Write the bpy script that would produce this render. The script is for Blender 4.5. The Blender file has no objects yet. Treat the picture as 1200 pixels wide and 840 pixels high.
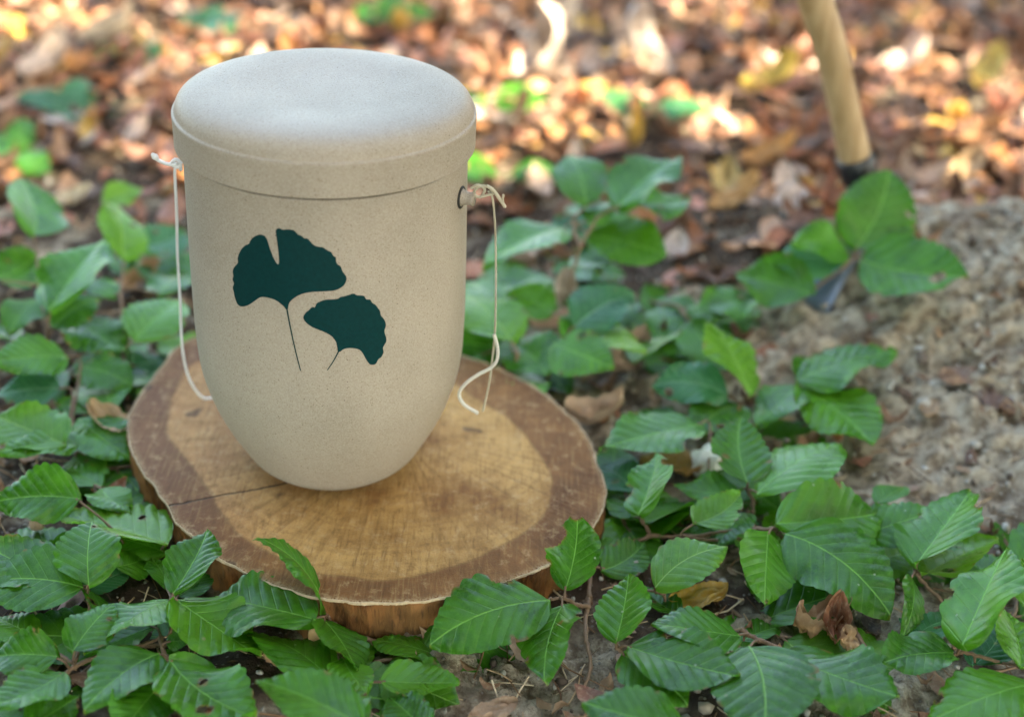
import bpy, bmesh, math, random
import numpy as np
from mathutils import Vector, Matrix, noise as mnoise
from mathutils.geometry import delaunay_2d_cdt
random.seed(7); RNG = np.random.default_rng(11)
C = bpy.context.scene.collection
sc = bpy.context.scene
PI = math.pi

# ------------------------------------------------------------------ camera
DT = 0.034                                   # height of the cut face of the wood slice
HB = 0.004
CAM = np.array([0.0, 0.0, DT + 0.5874 + HB])
FPX, PITCH, ROLL = 1600.0, math.radians(30), math.radians(2.9)
fw = np.array([0, math.cos(PITCH), -math.sin(PITCH)]); rt0 = np.array([1.0, 0, 0]); up0 = np.cross(rt0, fw)
c_, s_ = math.cos(ROLL), math.sin(ROLL)
rt = c_*rt0 + s_*up0; up = c_*up0 - s_*rt0
def ray(px, py):
    d = fw + rt*(px-600)/FPX - up*(py-420)/FPX
    return d/np.linalg.norm(d)
def proj(P):
    q = np.asarray(P)-CAM; d = q@fw
    return 600+FPX*(q@rt)/d, 420-FPX*(q@up)/d
cd = bpy.data.cameras.new('camera'); cam = bpy.data.objects.new('camera', cd); C.objects.link(cam)
M = Matrix(((rt[0], up[0], -fw[0], CAM[0]), (rt[1], up[1], -fw[1], CAM[1]), (rt[2], up[2], -fw[2], CAM[2]), (0, 0, 0, 1)))
cam.matrix_world = M
cd.sensor_width = 36; cd.lens = 48; cd.clip_start = 0.02; cd.clip_end = 500
cd.dof.use_dof = True; cd.dof.focus_distance = 0.91; cd.dof.aperture_fstop = 2.7
sc.camera = cam

# ------------------------------------------------------------------ terrain height
def sstep(a, b, x):
    t = np.clip((x-a)/(b-a), 0, 1); return t*t*(3-2*t)
def back_edge(x, y): yb_ = 1.21+.30*np.clip(x-.22, -.1, .45)+.02*np.sin(17*x); return 1-sstep(yb_-.05, yb_+.05, y)
def H0(x, y):                                # smooth relief (numpy friendly)
    m = 0.165*np.exp(-(((x-0.74)/0.40)**2 + ((y-1.16)/0.20)**2)) + 0.028*np.exp(-(((x-0.34)/0.16)**2 + ((y-1.30)/0.14)**2))
    far = 0.02*np.sin(x*1.7+1.0)*np.cos(y*1.3) * sstep(1.6, 3.5, np.hypot(x, y))
    return m + far + 0.004*np.sin(9*x+2)*np.sin(8*y)
def unproj(px, py, h=0.0):
    d = ray(px, py); t = 0.3
    for _ in range(60):
        p = CAM + d*t
        f = p[2] - (H0(p[0], p[1]) + h)
        if f < 0: break
        t += 0.06
    lo, hi = t-0.06, t
    for _ in range(28):
        m = (lo+hi)/2; p = CAM + d*m
        if p[2] - (H0(p[0], p[1]) + h) > 0: lo = m
        else: hi = m
    return CAM + d*hi
def plane(px, py, z):
    d = ray(px, py); t = (z-CAM[2])/d[2]; return CAM + d*t

# ------------------------------------------------------------------ helpers
def link(name, me, mat=None, parent=None, smooth=True):
    o = bpy.data.objects.new(name, me); C.objects.link(o)
    if mat: me.materials.append(mat)
    if parent: o.parent = parent
    if smooth: me.polygons.foreach_set('use_smooth', [True]*len(me.polygons))
    return o
def tag(o, label=None, cat=None, group=None, kind=None):
    for k, v in (('label', label), ('category', cat), ('group', group), ('kind', kind)):
        if v: o[k] = v
    return o
def empty(name, loc=(0, 0, 0)):
    o = bpy.data.objects.new(name, None); C.objects.link(o); o.location = loc; o.empty_display_size = 0.02; return o
def pmesh(name, V, F, uv=None, cols=None, fa=None):
    me = bpy.data.meshes.new(name); me.from_pydata([tuple(v) for v in V], [], [tuple(f) for f in F]); me.update()
    if uv is not None:
        l = me.uv_layers.new(name='UVMap'); idx = np.empty(len(me.loops), np.int32); me.loops.foreach_get('vertex_index', idx)
        l.data.foreach_set('uv', np.asarray(uv, np.float32)[idx].ravel())
    if cols is not None:
        a = me.color_attributes.new('Col', 'FLOAT_COLOR', 'POINT')
        a.data.foreach_set('color', np.c_[np.asarray(cols, np.float32), np.ones(len(V), np.float32)].ravel())
    if fa is not None:
        for k, v in fa.items():
            a = me.attributes.new(k, 'FLOAT', 'POINT'); a.data.foreach_set('value', np.asarray(v, np.float32))
    return me
def fast_quads(name, V, Q, cols=None, fa=None):
    V = np.asarray(V, np.float32); Q = np.asarray(Q, np.int32); k = Q.shape[1]
    me = bpy.data.meshes.new(name); me.vertices.add(len(V)); me.vertices.foreach_set('co', V.ravel())
    me.loops.add(Q.size); me.loops.foreach_set('vertex_index', Q.ravel())
    me.polygons.add(len(Q)); me.polygons.foreach_set('loop_start', np.arange(0, Q.size, k, dtype=np.int32))
    me.update(calc_edges=True)
    if cols is not None:
        a = me.color_attributes.new('Col', 'FLOAT_COLOR', 'POINT')
        a.data.foreach_set('color', np.c_[np.asarray(cols, np.float32), np.ones(len(V), np.float32)].ravel())
    if fa is not None:
        for kk, v in fa.items():
            a = me.attributes.new(kk, 'FLOAT', 'POINT'); a.data.foreach_set('value', np.asarray(v, np.float32))
    me.validate(); return me
def tube(pts, rad, n=8, jit=0.0, caps=True):
    pts = [np.array(p, float) for p in pts]; V = []; F = []
    if not hasattr(rad, '__len__'): rad = [rad]*len(pts)
    ref = np.array([0.31, 0.2, 0.93])
    for i, p in enumerate(pts):
        t = pts[min(i+1, len(pts)-1)] - pts[max(i-1, 0)]; t /= np.linalg.norm(t)+1e-9
        a = np.cross(t, ref); a /= np.linalg.norm(a)+1e-9; b = np.cross(t, a); ref = np.cross(a, t) if False else ref
        for k in range(n):
            w = 2*PI*k/n; r = rad[i]*(1+jit*random.uniform(-1, 1)); V.append(p + r*(math.cos(w)*a+math.sin(w)*b))
    for i in range(len(pts)-1):
        for k in range(n):
            F.append((i*n+k, i*n+(k+1) % n, (i+1)*n+(k+1) % n, (i+1)*n+k))
    if caps:
        F.append(tuple(range(n-1, -1, -1))); F.append(tuple((len(pts)-1)*n+k for k in range(n)))
    return V, F
def cat_(parts):
    V = []; F = []
    for v, f in parts:
        o = len(V); V += list(v); F += [tuple(i+o for i in q) for q in f]
    return V, F
def curve(pts, n=8):                          # catmull-rom
    P = [np.array(p, float) for p in pts]; P = [2*P[0]-P[1]] + P + [2*P[-1]-P[-2]]; out = []
    for i in range(1, len(P)-2):
        for k in range(n):
            t = k/n; a, b, c, d = P[i-1:i+3]
            out.append(0.5*((2*b)+(c-a)*t+(2*a-5*b+4*c-d)*t*t+(3*b-a-3*c+d)*t**3))
    out.append(P[-2]); return out
def revolve(prof, n=160):
    V = []; F = []
    for r, z in prof:
        for k in range(n):
            a = 2*PI*k/n; V.append((r*math.cos(a), r*math.sin(a), z))
    for i in range(len(prof)-1):
        for k in range(n): F.append((i*n+k, i*n+(k+1) % n, (i+1)*n+(k+1) % n, (i+1)*n+k))
    return V, F

# ------------------------------------------------------------------ node helper
class N:
    def __init__(s, name):
        s.m = bpy.data.materials.new(name); s.m.use_nodes = True; s.t = s.m.node_tree; s.t.nodes.clear()
        s.out = s.t.nodes.new('ShaderNodeOutputMaterial'); s.p = s.t.nodes.new('ShaderNodeBsdfPrincipled')
        s.t.links.new(s.p.outputs[0], s.out.inputs[0])
    def n(s, typ, **kw):
        x = s.t.nodes.new('ShaderNode'+typ)
        for k, v in kw.items():
            if k.startswith('i_'): s.set(x.inputs[k[2:].replace('_', ' ')], v)
            else: setattr(x, k, v)
        return x
    def set(s, inp, v):
        if isinstance(v, bpy.types.NodeSocket): s.t.links.new(v, inp)
        elif isinstance(v, bpy.types.Node): s.t.links.new(v.outputs[0], inp)
        else: inp.default_value = (tuple(v)+(1,))[:4] if isinstance(v, (tuple, list)) and inp.type == 'RGBA' else v
    def math(s, op, a, b=None, c=None, clamp=False):
        x = s.t.nodes.new('ShaderNodeMath'); x.operation = op; x.use_clamp = clamp; s.set(x.inputs[0], a)
        if b is not None: s.set(x.inputs[1], b)
        if c is not None: s.set(x.inputs[2], c)
        return x.outputs[0]
    def mix(s, f, a, b, typ='MIX'):
        x = s.t.nodes.new('ShaderNodeMix'); x.data_type = 'RGBA'; x.blend_type = typ; x.clamp_factor = True
        s.set(x.inputs[0], f); s.set(x.inputs[6], a); s.set(x.inputs[7], b); return x.outputs[2]
    def ramp(s, f, lo, hi, a=0.0, b=1.0):
        x = s.t.nodes.new('ShaderNodeMapRange'); x.interpolation_type = 'SMOOTHSTEP'
        for i, v in enumerate((f, lo, hi, a, b)): s.set(x.inputs[i], v)
        return x.outputs[0]
    def noise(s, scale, detail=3, vec=None, rough=0.55, dist=0.0):
        x = s.n('TexNoise'); x.inputs['Scale'].default_value = scale; x.inputs['Detail'].default_value = detail
        x.inputs['Roughness'].default_value = rough; x.inputs['Distortion'].default_value = dist
        if vec is not None: s.set(x.inputs['Vector'], vec)
        return x.outputs[0]
    def vor(s, scale, vec=None, feature='F1', out='Distance'):
        x = s.n('TexVoronoi'); x.feature = feature; x.inputs['Scale'].default_value = scale
        if vec is not None: s.set(x.inputs['Vector'], vec)
        return x.outputs[out]
    def mapping(s, vec, scale=(1, 1, 1), rot=(0, 0, 0), loc=(0, 0, 0)):
        x = s.n('Mapping'); s.set(x.inputs[0], vec); x.inputs['Scale'].default_value = scale; x.inputs['Rotation'].default_value = rot
        x.inputs['Location'].default_value = loc; return x.outputs[0]
    def obj(s): return s.n('TexCoord').outputs['Object']
    def bump(s, h, st, dist=0.001, prev=None):
        x = s.n('Bump'); x.inputs['Strength'].default_value = st; x.inputs['Distance'].default_value = dist; s.set(x.inputs['Height'], h)
        if prev is not None: s.set(x.inputs['Normal'], prev)
        return x.outputs[0]
    def fin(s, col=None, rough=None, normal=None, spec=None):
        if col is not None: s.set(s.p.inputs['Base Color'], col)
        if rough is not None: s.set(s.p.inputs['Roughness'], rough)
        if normal is not None: s.set(s.p.inputs['Normal'], normal)
        if spec is not None: s.p.inputs['Specular IOR Level'].default_value = spec
        return s.m
    def translucent(s, col, f, normal=None):
        t = s.n('BsdfTranslucent'); s.set(t.inputs[0], col)
        if normal is not None: s.set(t.inputs['Normal'], normal)
        m = s.n('MixShader'); s.set(m.inputs[0], f); s.t.links.new(s.p.outputs[0], m.inputs[1]); s.t.links.new(t.outputs[0], m.inputs[2])
        s.t.links.new(m.outputs[0], s.out.inputs[0]); return s.m

# ------------------------------------------------------------------ materials
def mat_urn():
    k = N('speckled_stone_composite'); o = k.obj()
    big = k.noise(9, 3, o); col = k.mix(k.ramp(big, .35, .65), (.375, .312, .250), (.315, .262, .208))
    fine = k.noise(900, 2, o); col = k.mix(k.ramp(fine, .42, .62, 0, .22), col, (.60, .54, .44))
    v1 = k.n('TexVoronoi'); v1.inputs['Scale'].default_value = 850; k.set(v1.inputs['Vector'], o)
    cs = k.n('SeparateColor'); k.set(cs.inputs[0], v1.outputs['Color'])
    pick = k.ramp(cs.outputs[0], .70, .76); dot = k.ramp(v1.outputs['Distance'], .18, .36, 1, 0)
    col = k.mix(k.math('MULTIPLY', k.math('MULTIPLY', pick, dot), .75), col, (.17, .115, .065))
    v2 = k.n('TexVoronoi'); v2.inputs['Scale'].default_value = 470; k.set(v2.inputs['Vector'], o)
    c2 = k.n('SeparateColor'); k.set(c2.inputs[0], v2.outputs['Color'])
    d2 = k.math('MULTIPLY', k.ramp(c2.outputs[1], .91, .93), k.ramp(v2.outputs['Distance'], .12, .26, 1, 0))
    col = k.mix(k.math('MULTIPLY', d2, .8), col, (.10, .06, .035))
    nb = k.bump(k.noise(420, 3, o), .10, .0006)
    return k.fin(col, k.ramp(big, .3, .7, .46, .54), nb, .13)
def mat_simple(name, col, rough=.5, spec=.5, var=.12, sc_=60, bump=.0, met=0):
    k = N(name); o = k.obj(); n = k.noise(sc_, 4, o)
    dark = tuple(c*(1-var) for c in col); lite = tuple(min(1, c*(1+var)) for c in col)
    if met: k.p.inputs['Metallic'].default_value = met
    return k.fin(k.mix(n, dark, lite), rough, k.bump(n, bump, .001) if bump else None, spec)
def mat_leaf(name, base, lite, vein, tr=.25, spots=.5, hue=1.0):
    k = N(name); uv = k.n('UVMap'); s = k.n('SeparateXYZ'); k.set(s.inputs[0], uv.outputs[0])
    u, y = s.outputs[0], s.outputs[1]; a = k.math('ABSOLUTE', y)
    rnd = k.n('ObjectInfo').outputs['Random']; o = k.obj()
    wob = k.math('MULTIPLY', k.math('SUBTRACT', k.noise(70, 2, o), .5), .10)
    side = k.math('MULTIPLY', k.math('GREATER_THAN', y, 0), .45)
    ph = k.math('ADD', k.math('ADD', k.math('MULTIPLY', k.math('SUBTRACT', u, k.math('MULTIPLY', a, .85)), 8.0), side), wob)
    d = k.math('ABSOLUTE', k.math('SUBTRACT', k.math('FRACT', k.math('ADD', ph, .5)), .5))
    lat = k.ramp(d, .015, .085, 1, 0); mid = k.ramp(a, .003, .010, 1, 0)
    lat = k.math('MULTIPLY', lat, k.ramp(a, .0, .40, .9, .35))
    n1 = k.noise(45, 4, o); n2 = k.noise(220, 3, o)
    c = k.mix(k.ramp(n1, .3, .7), base, lite)
    c = k.mix(k.ramp(rnd, 0, 1, 0, .55), c, tuple(x*y_ for x, y_ in zip(base, (.62, .70, .85))))
    r2 = k.math('FRACT', k.math('MULTIPLY', rnd, 17.31)); c = k.mix(k.ramp(r2, .55, 1, 0, .45), c, (lite[0]*1.7, lite[1]*1.35, lite[2]*.9))
    c = k.mix(k.ramp(n2, .45, .7, 0, .25), c, tuple(x*1.5 for x in lite))
    ter = k.vor(420, o, 'DISTANCE_TO_EDGE'); c = k.mix(k.ramp(ter, .0, .09, .16, 0), c, vein)
    c = k.mix(k.math('MULTIPLY', lat, .30), c, vein); c = k.mix(k.math('MULTIPLY', mid, .75), c, tuple(min(1, x*1.3) for x in vein))
    # scars and specks of the leaf itself
    vs = k.n('TexVoronoi'); vs.inputs['Scale'].default_value = 75; k.set(vs.inputs['Vector'], o)
    cs = k.n('SeparateColor'); k.set(cs.inputs[0], vs.outputs['Color'])
    sp = k.math('MULTIPLY', k.ramp(cs.outputs[0], .93, .95), k.ramp(k.math('ADD', vs.outputs['Distance'], k.math('MULTIPLY', n2, .15)), .13, .2, 1, 0))
    c = k.mix(k.math('MULTIPLY', sp, spots), c, (.42, .36, .17))
    vt = k.n('TexVoronoi'); vt.inputs['Scale'].default_value = 160; k.set(vt.inputs['Vector'], o)
    ct = k.n('SeparateColor'); k.set(ct.inputs[0], vt.outputs['Color'])
    st = k.math('MULTIPLY', k.ramp(ct.outputs[0], .955, .965), k.ramp(vt.outputs['Distance'], .1, .17, 1, 0))
    c = k.mix(k.math('MULTIPLY', st, spots), c, (.5, .55, .4))
    at = k.n('Attribute', attribute_name='scar'); c = k.mix(at.outputs['Fac'], c, (.20, .085, .025))
    hgt = k.math('SUBTRACT', k.math('MULTIPLY', ter, .12), k.math('ADD', k.math('MULTIPLY', lat, .55), k.math('MULTIPLY', mid, .6)))
    nb = k.bump(hgt, .55, .0009); nb = k.bump(k.noise(160, 3, o), .12, .001, nb)
    k.fin(c, k.ramp(n1, .3, .7, .25, .38), nb, .34)
    return k.translucent(k.mix(.5, c, (c_l := tuple(min(1, x*2.2) for x in lite))), tr)
def mat_litter(name, tr=.12):
    k = N(name); o = k.obj(); at = k.n('Attribute', attribute_name='Col').outputs['Color']
    n = k.noise(70, 4, o); c = k.mix(k.ramp(n, .3, .7, .0, .45), at, (.16, .09, .05)); n2 = k.noise(300, 3, o)
    c = k.mix(k.ramp(n2, .45, .75, 0, .3), c, (.62, .48, .32))
    k.fin(c, .6, k.bump(n2, .35, .0015), .35); return k.translucent(c, tr)
def mat_ground():
    k = N('forest_soil'); o = k.obj(); ma = k.n('Attribute', attribute_name='mound').outputs['Fac']
    n1 = k.noise(14, 5, o); n2 = k.noise(75, 5, o, .65); n3 = k.noise(420, 4, o, .7)
    sand = k.mix(k.ramp(n2, .35, .62), (.17, .12, .075), (.52, .43, .31)); hum = k.mix(n2, (.020, .012, .007), (.095, .058, .033))
    f = k.math('ADD', k.math('MULTIPLY', n1, 1.0), k.math('MULTIPLY', ma, .42))
    c = k.mix(k.ramp(f, .50, .68), hum, sand)
    br = k.math('MULTIPLY', k.ramp(k.noise(9, 4, k.mapping(o, loc=(3.1, .7, 0))), .55, .66), .7); c = k.mix(k.math('MULTIPLY', br, ma), c, (.12, .07, .045))
    v = k.n('TexVoronoi'); v.inputs['Scale'].default_value = 260; k.set(v.inputs['Vector'], o)
    cs = k.n('SeparateColor'); k.set(cs.inputs[0], v.outputs['Color'])
    g = k.math('MULTIPLY', k.ramp(cs.outputs[0], .72, .80), k.ramp(v.outputs['Distance'], .22, .36, 1, 0))
    c = k.mix(k.math('MULTIPLY', g, .6), c, k.mix(cs.outputs[1], (.5, .46, .40), (.10, .08, .065)))
    c = k.mix(k.ramp(n3, .35, .65, 0, .45), c, k.mix(.5, c, (.06, .04, .03)))
    far = k.ramp(k.noise(5, 4, o), .4, .6); 
    hb = k.bump(n2, .9, .006); hb = k.bump(k.math('ADD', n3, k.math('MULTIPLY', g, .6)), .8, .002, hb)
    return k.fin(c, .93, hb, .2)
def mat_wood_top():
    k = N('sawn_wood'); o = k.obj(); he = k.n('Attribute', attribute_name='heart').outputs['Fac']; rim = k.n('Attribute', attribute_name='rim').outputs['Fac']
    wv = k.mapping(o, loc=(0, 0, 0)); s = k.n('SeparateXYZ'); k.set(s.inputs[0], wv)
    rad = k.math('SQRT', k.math('ADD', k.math('MULTIPLY', s.outputs[0], s.outputs[0]), k.math('MULTIPLY', s.outputs[1], s.outputs[1])))
    n1 = k.noise(10, 4, o); ring = k.noise(1, 3, k.n('CombineXYZ', i_X=k.math('ADD', k.math('MULTIPLY', rad, 170), k.math('MULTIPLY', n1, 5))))
    ang = k.math('ARCTAN2', s.outputs[1], s.outputs[0])
    ray_ = k.noise(1, 3, k.n('CombineXYZ', i_X=k.math('MULTIPLY', ang, 26), i_Y=k.math('MULTIPLY', rad, 12)))
    ray_f = k.noise(1, 2, k.n('CombineXYZ', i_X=k.math('MULTIPLY', ang, 150), i_Y=k.math('MULTIPLY', rad, 22)))
    saw = k.noise(1, 4, k.mapping(o, scale=(420, 38, 1), rot=(0, 0, .5)))
    blot = k.noise(17, 4, k.mapping(o, loc=(2, 5, 0)), .6)
    hc = k.mix(k.ramp(blot, .3, .7), (.22, .095, .026), (.54, .315, .108)); sc2 = k.mix(k.ramp(blot, .3, .7), (.105, .040, .014), (.255, .118, .040))
    # the slice is redder on its far left side
    hc = k.mix(k.ramp(s.outputs[0], -.15, -.04, .55, 0), hc, (.45, .215, .10)); sc2 = k.mix(k.ramp(s.outputs[0], -.19, -.06, .6, 0), sc2, (.17, .078, .050))
    c = k.mix(he, sc2, hc)
    edge = k.math('MULTIPLY', k.math('MULTIPLY', he, k.math('SUBTRACT', 1, he)), 1.6); c = k.mix(edge, c, (.15, .078, .035))
    c = k.mix(k.ramp(ring, .35, .65, 0, .22), c, (.17, .09, .042)); c = k.mix(k.math('MULTIPLY', k.ramp(ray_, .46, .72, 0, .5), k.ramp(blot, .35, .6)), c, (.16, .08, .032))
    c = k.mix(k.ramp(ray_f, .5, .75, 0, .15), c, (.60, .40, .18)); c = k.mix(k.ramp(saw, .5, .72, 0, .16), c, (.60, .40, .17)); sp2 = k.noise(110, 5, o, .7); c = k.mix(k.ramp(sp2, .5, .72, 0, .55), c, (.15, .075, .032)); c = k.mix(k.ramp(sp2, .48, .3, 0, .35), c, (.60, .42, .22))
    c = k.mix(k.ramp(saw, .48, .28, 0, .42), c, (.11, .05, .02)); c = k.mix(k.math('MULTIPLY', k.ramp(ray_f, .33, .25, 0, .8), k.ramp(n1, .5, .6)), c, (.07, .035, .015)); fine = k.noise(650, 3, o)
    c = k.mix(k.ramp(fine, .5, .72, 0, .25), c, (.10, .055, .03)); c = k.mix(k.math('MULTIPLY', rim, k.ramp(fine, .35, .6, .0, .6)), c, (.50, .36, .20))
    stn = k.ramp(k.noise(26, 2, k.mapping(o, loc=(7, 1, 0))), .68, .73, 0, .7); c = k.mix(stn, c, (.07, .04, .025))
    # drying crack
    cm = k.mapping(o, rot=(0, 0, CRACK[2]), loc=(0, 0, 0)); cs = k.n('SeparateXYZ'); k.set(cs.inputs[0], cm)
    dy = k.math('ABSOLUTE', k.math('ADD', k.math('SUBTRACT', cs.outputs[1], CRACK[1]), k.math('MULTIPLY', k.math('SUBTRACT', k.noise(35, 3, o), .5), .010)))
    cr = k.math('MULTIPLY', k.ramp(dy, .0004, .0014, 1, 0), k.ramp(cs.outputs[0], CRACK[0]+.11, CRACK[0]+.13, 1, 0)); c = k.mix(k.math('MULTIPLY', cr, .85), c, (.035, .018, .01))
    h = k.math('ADD', k.math('MULTIPLY', saw, .6), k.math('SUBTRACT', k.math('MULTIPLY', fine, .5), k.math('MULTIPLY', cr, 2)))
    return k.fin(c, .72, k.bump(h, .8, .0012), .14)
def mat_bark():
    k = N('bare_bark_side'); o = k.obj(); m = k.mapping(o, scale=(1, 1, .22)); a = k.noise(90, 5, m, .65); b = k.noise(20, 3, o); f = k.noise(400, 3, m)
    c = k.mix(k.ramp(a, .3, .7), (.045, .017, .008), (.30, .115, .035)); c = k.mix(k.ramp(b, .42, .62, 0, .65), c, (.27, .135, .05)); c = k.mix(k.ramp(f, .55, .72, 0, .5), c, (.045, .025, .014))
    return k.fin(c, .65, k.bump(a, .9, .005), .12)
def mat_wood_handle():
    k = N('ash_wood'); o = k.obj(); m = k.mapping(o, scale=(1, 1, .05)); a = k.noise(120, 4, m)
    return k.fin(k.mix(k.ramp(a, .3, .7), (.34, .215, .105), (.47, .325, .18)), .45, None, .4)
CRACK = [0, 0, 0]

# ================================================================== GROUND
def axis_grid(lo, hi, step, far, g=1.13):
    a = list(np.arange(lo, hi, step)); s = step
    while a[-1] < far: s *= g; a.append(a[-1]+s)
    s = step
    while a[0] > -far: s *= g; a.insert(0, a[0]-s)
    return np.array(a)
gx = axis_grid(-.85, 1.15, .0048, 90); gy = axis_grid(.42, 2.2, .0048, 90)
GX, GY = np.meshgrid(gx, gy); GZ = H0(GX, GY)
near = ((GX > -.95) & (GX < 1.3) & (GY > .3) & (GY < 2.4)).astype(float)
fl = np.zeros(GX.shape)
ii = np.argwhere(near > 0)
for i, j in ii:
    x, y = GX[i, j], GY[i, j]
    fl[i, j] = .0065*mnoise.noise((x*13, y*13, 1.3)) + .0050*mnoise.noise((x*40, y*40, 4.0)) + .0046*mnoise.noise((x*95, y*95, 8.0))
mound_m = np.clip(np.exp(-(((GX-.68)/.44)**2+((GY-1.14)/.27)**2))*2.0, 0, 1)
mound_m = np.maximum(mound_m, .9*np.exp(-(((GX-.36)/.16)**2+((GY-1.15)/.14)**2)))*back_edge(GX, GY)
for px, py, ss, am in ((600,800,.05,1.0),(530,790,.04,.8),(700,810,.04,.6),(1010,745,.05,.6),(1120,700,.05,.8),(1080,820,.05,.7)):
    pp = unproj(px, py); mound_m = np.maximum(mound_m, am*np.exp(-((GX-pp[0])**2+(GY-pp[1])**2)/ss**2))
fl *= (1+1.1*mound_m)
nx_, ny_ = len(gx), len(gy)
V = np.stack([GX.ravel(), GY.ravel(), (GZ+fl).ravel()], 1)
idx = np.arange(nx_*ny_).reshape(ny_, nx_)
Q = np.stack([idx[:-1, :-1].ravel(), idx[:-1, 1:].ravel(), idx[1:, 1:].ravel(), idx[1:, :-1].ravel()], 1)
g = link('ground', fast_quads('ground', V, Q, fa={'mound': mound_m.ravel()}), mat_ground()); tag(g, kind='structure')
def hg(x, y): return float(H0(x, y)) + .0065*mnoise.noise((x*13, y*13, 1.3))*(1.0)

# ================================================================== WOOD SLICE
top_px = [(215,400),(190,430),(165,460),(151,485),(151,515),(161,542),(178,567),(197,592),(215,618),(243,643),(265,657),(290,672),(330,688),(370,698),(420,705),(470,705),(520,700),(560,691),(600,679),(650,656),(685,630),(703,605),(712,577),(708,560),(700,545),(695,525),(680,500),(660,480),(640,462),(610,445),(580,430),(545,418),(500,405),(450,395),(400,387),(350,384),(300,383),(250,388)]
heart_px = [(226,425),(200,470),(199,510),(228,548),(249,580),(273,620),(325,652),(370,672),(440,680),(510,670),(580,645),(620,620),(645,590),(647,565),(630,530),(610,505),(580,480),(555,466),(500,440),(420,425),(300,415)]
TP = np.array([plane(x, y, DT) for x, y in top_px]); SC = np.array([-.085, .90, 0.0])
def polar(P, n=360):
    a = np.arctan2(P[:, 1]-SC[1], P[:, 0]-SC[0]); r = np.hypot(P[:, 0]-SC[0], P[:, 1]-SC[1]); o = np.argsort(a); a, r = a[o], r[o]
    a = np.r_[a-2*PI, a, a+2*PI]; r = np.r_[r, r, r]; t = np.linspace(-PI, PI, n, endpoint=False)
    v = np.interp(t, a, r); k = np.ones(5)/5; v = np.convolve(np.r_[v[-2:], v, v[:2]], k, 'valid'); return t, v
NT = 480
t_, rt_ = polar(TP, NT); _, rh_ = polar(np.array([plane(x, y, DT) for x, y in heart_px]), NT)
rt_ = rt_ + np.array([.0016*mnoise.noise((math.cos(a)*5, math.sin(a)*5, 12)) + .0018*mnoise.noise((math.cos(a)*14, math.sin(a)*14, 2)) + .0006*mnoise.noise((math.cos(a)*60, math.sin(a)*60, 2)) for a in t_])
rh_ = rh_ + np.array([.003*mnoise.noise((math.cos(a)*5, math.sin(a)*5, 6)) for a in t_])
c0, c1 = plane(197, 592, DT)-SC, plane(330, 567, DT)-SC
ang = -math.atan2(c1[1]-c0[1], c1[0]-c0[0]); CRACK[:] = [c0[0]*math.cos(ang)-c0[1]*math.sin(ang), c0[0]*math.sin(ang)+c0[1]*math.cos(ang), ang]
ws = empty('wood_slice', (SC[0], SC[1], 0)); tag(ws, 'thick round slice of sawn tree trunk with darker outer ring lying under the urn', 'wood slice')
rings = np.r_[np.linspace(0.02, .97, 110), .985, .995, 1.0]
V = [(0, 0, DT)]; hv = [1]; rv = [0]; F = []
for f in rings:
    for i in range(NT):
        r = rt_[i]*f; a = t_[i]; z = DT + .0006*mnoise.noise((r*math.cos(a)*30, r*math.sin(a)*30, 0)) - (.0012 if f > .999 else 0)
        V.append((r*math.cos(a), r*math.sin(a), z)); hv.append(float(sstep(.0018, -.0018, r-rh_[i]) if False else 1-sstep(-.0018, .0018, r-rh_[i]))); rv.append(float(sstep(-.0045, -.0005, (r-rt_[i]))))
F = [(0, 1+i, 1+(i+1) % NT) for i in range(NT)]
for j in range(len(rings)-1):
    for i in range(NT): a = 1+j*NT+i; b = 1+j*NT+(i+1) % NT; F.append((a, a+NT, b+NT, b))
link('cut_face', pmesh('cut_face', V, F, fa={'heart': hv, 'rim': rv}), mat_wood_top(), ws)
V = []; F = []; zs = np.linspace(DT-.0015, -.02, 22)
for j, z in enumerate(zs):
    for i in range(NT):
        a = t_[i]; q = (DT-z)/.05
        r = rt_[i] + .0004 - .004*q + .0040*mnoise.noise((math.cos(a)*20, math.sin(a)*20, z*30)) * min(1, q*6) + .0026*mnoise.noise((math.cos(a)*60, math.sin(a)*60, z*80))*min(1, q*8)-.0022*max(0, mnoise.noise((a*30, z*12, 3)))*min(1, q*8)
        V.append((r*math.cos(a), r*math.sin(a), z))
for j in range(len(zs)-1):
    for i in range(NT): a = j*NT+i; b = j*NT+(i+1) % NT; F.append((a, a+NT, b+NT, b))
link('bark', pmesh('bark', V, F), mat_bark(), ws)
V = []; F = []; NR = 1400; k_ = 5                              # torn fibres left by the saw round the rim
for i in range(NR):
    a = -PI+2*PI*i/NR; r = np.interp(a, t_, rt_, period=2*PI)
    am = max(0, mnoise.noise((a*11, 3, 1))*2.2+1.2*mnoise.noise((a*45, 3, 1))-.08)*(.4+1.1*random.random()); w = .0001+.0009*am; hh = .0001+.0008*am*random.random()
    for q, (dr, dz) in enumerate(((-w, -.0005), (-w*.5, hh*.8), (0.0004, hh), (w*.35+.0005, -.0006-random.random()*.0015*am), (.0003, -.0022))):
        V.append(((r+dr)*math.cos(a), (r+dr)*math.sin(a), DT+dz))
for i in range(NR):
    j = (i+1) % NR
    for q in range(k_-1): F.append((i*k_+q, i*k_+q+1, j*k_+q+1, j*k_+q))
link('torn_rim', pmesh('torn_rim', V, F), mat_simple('torn_fibre', (.52, .39, .25), .8, .2, .45, 500), ws, smooth=False)

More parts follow.
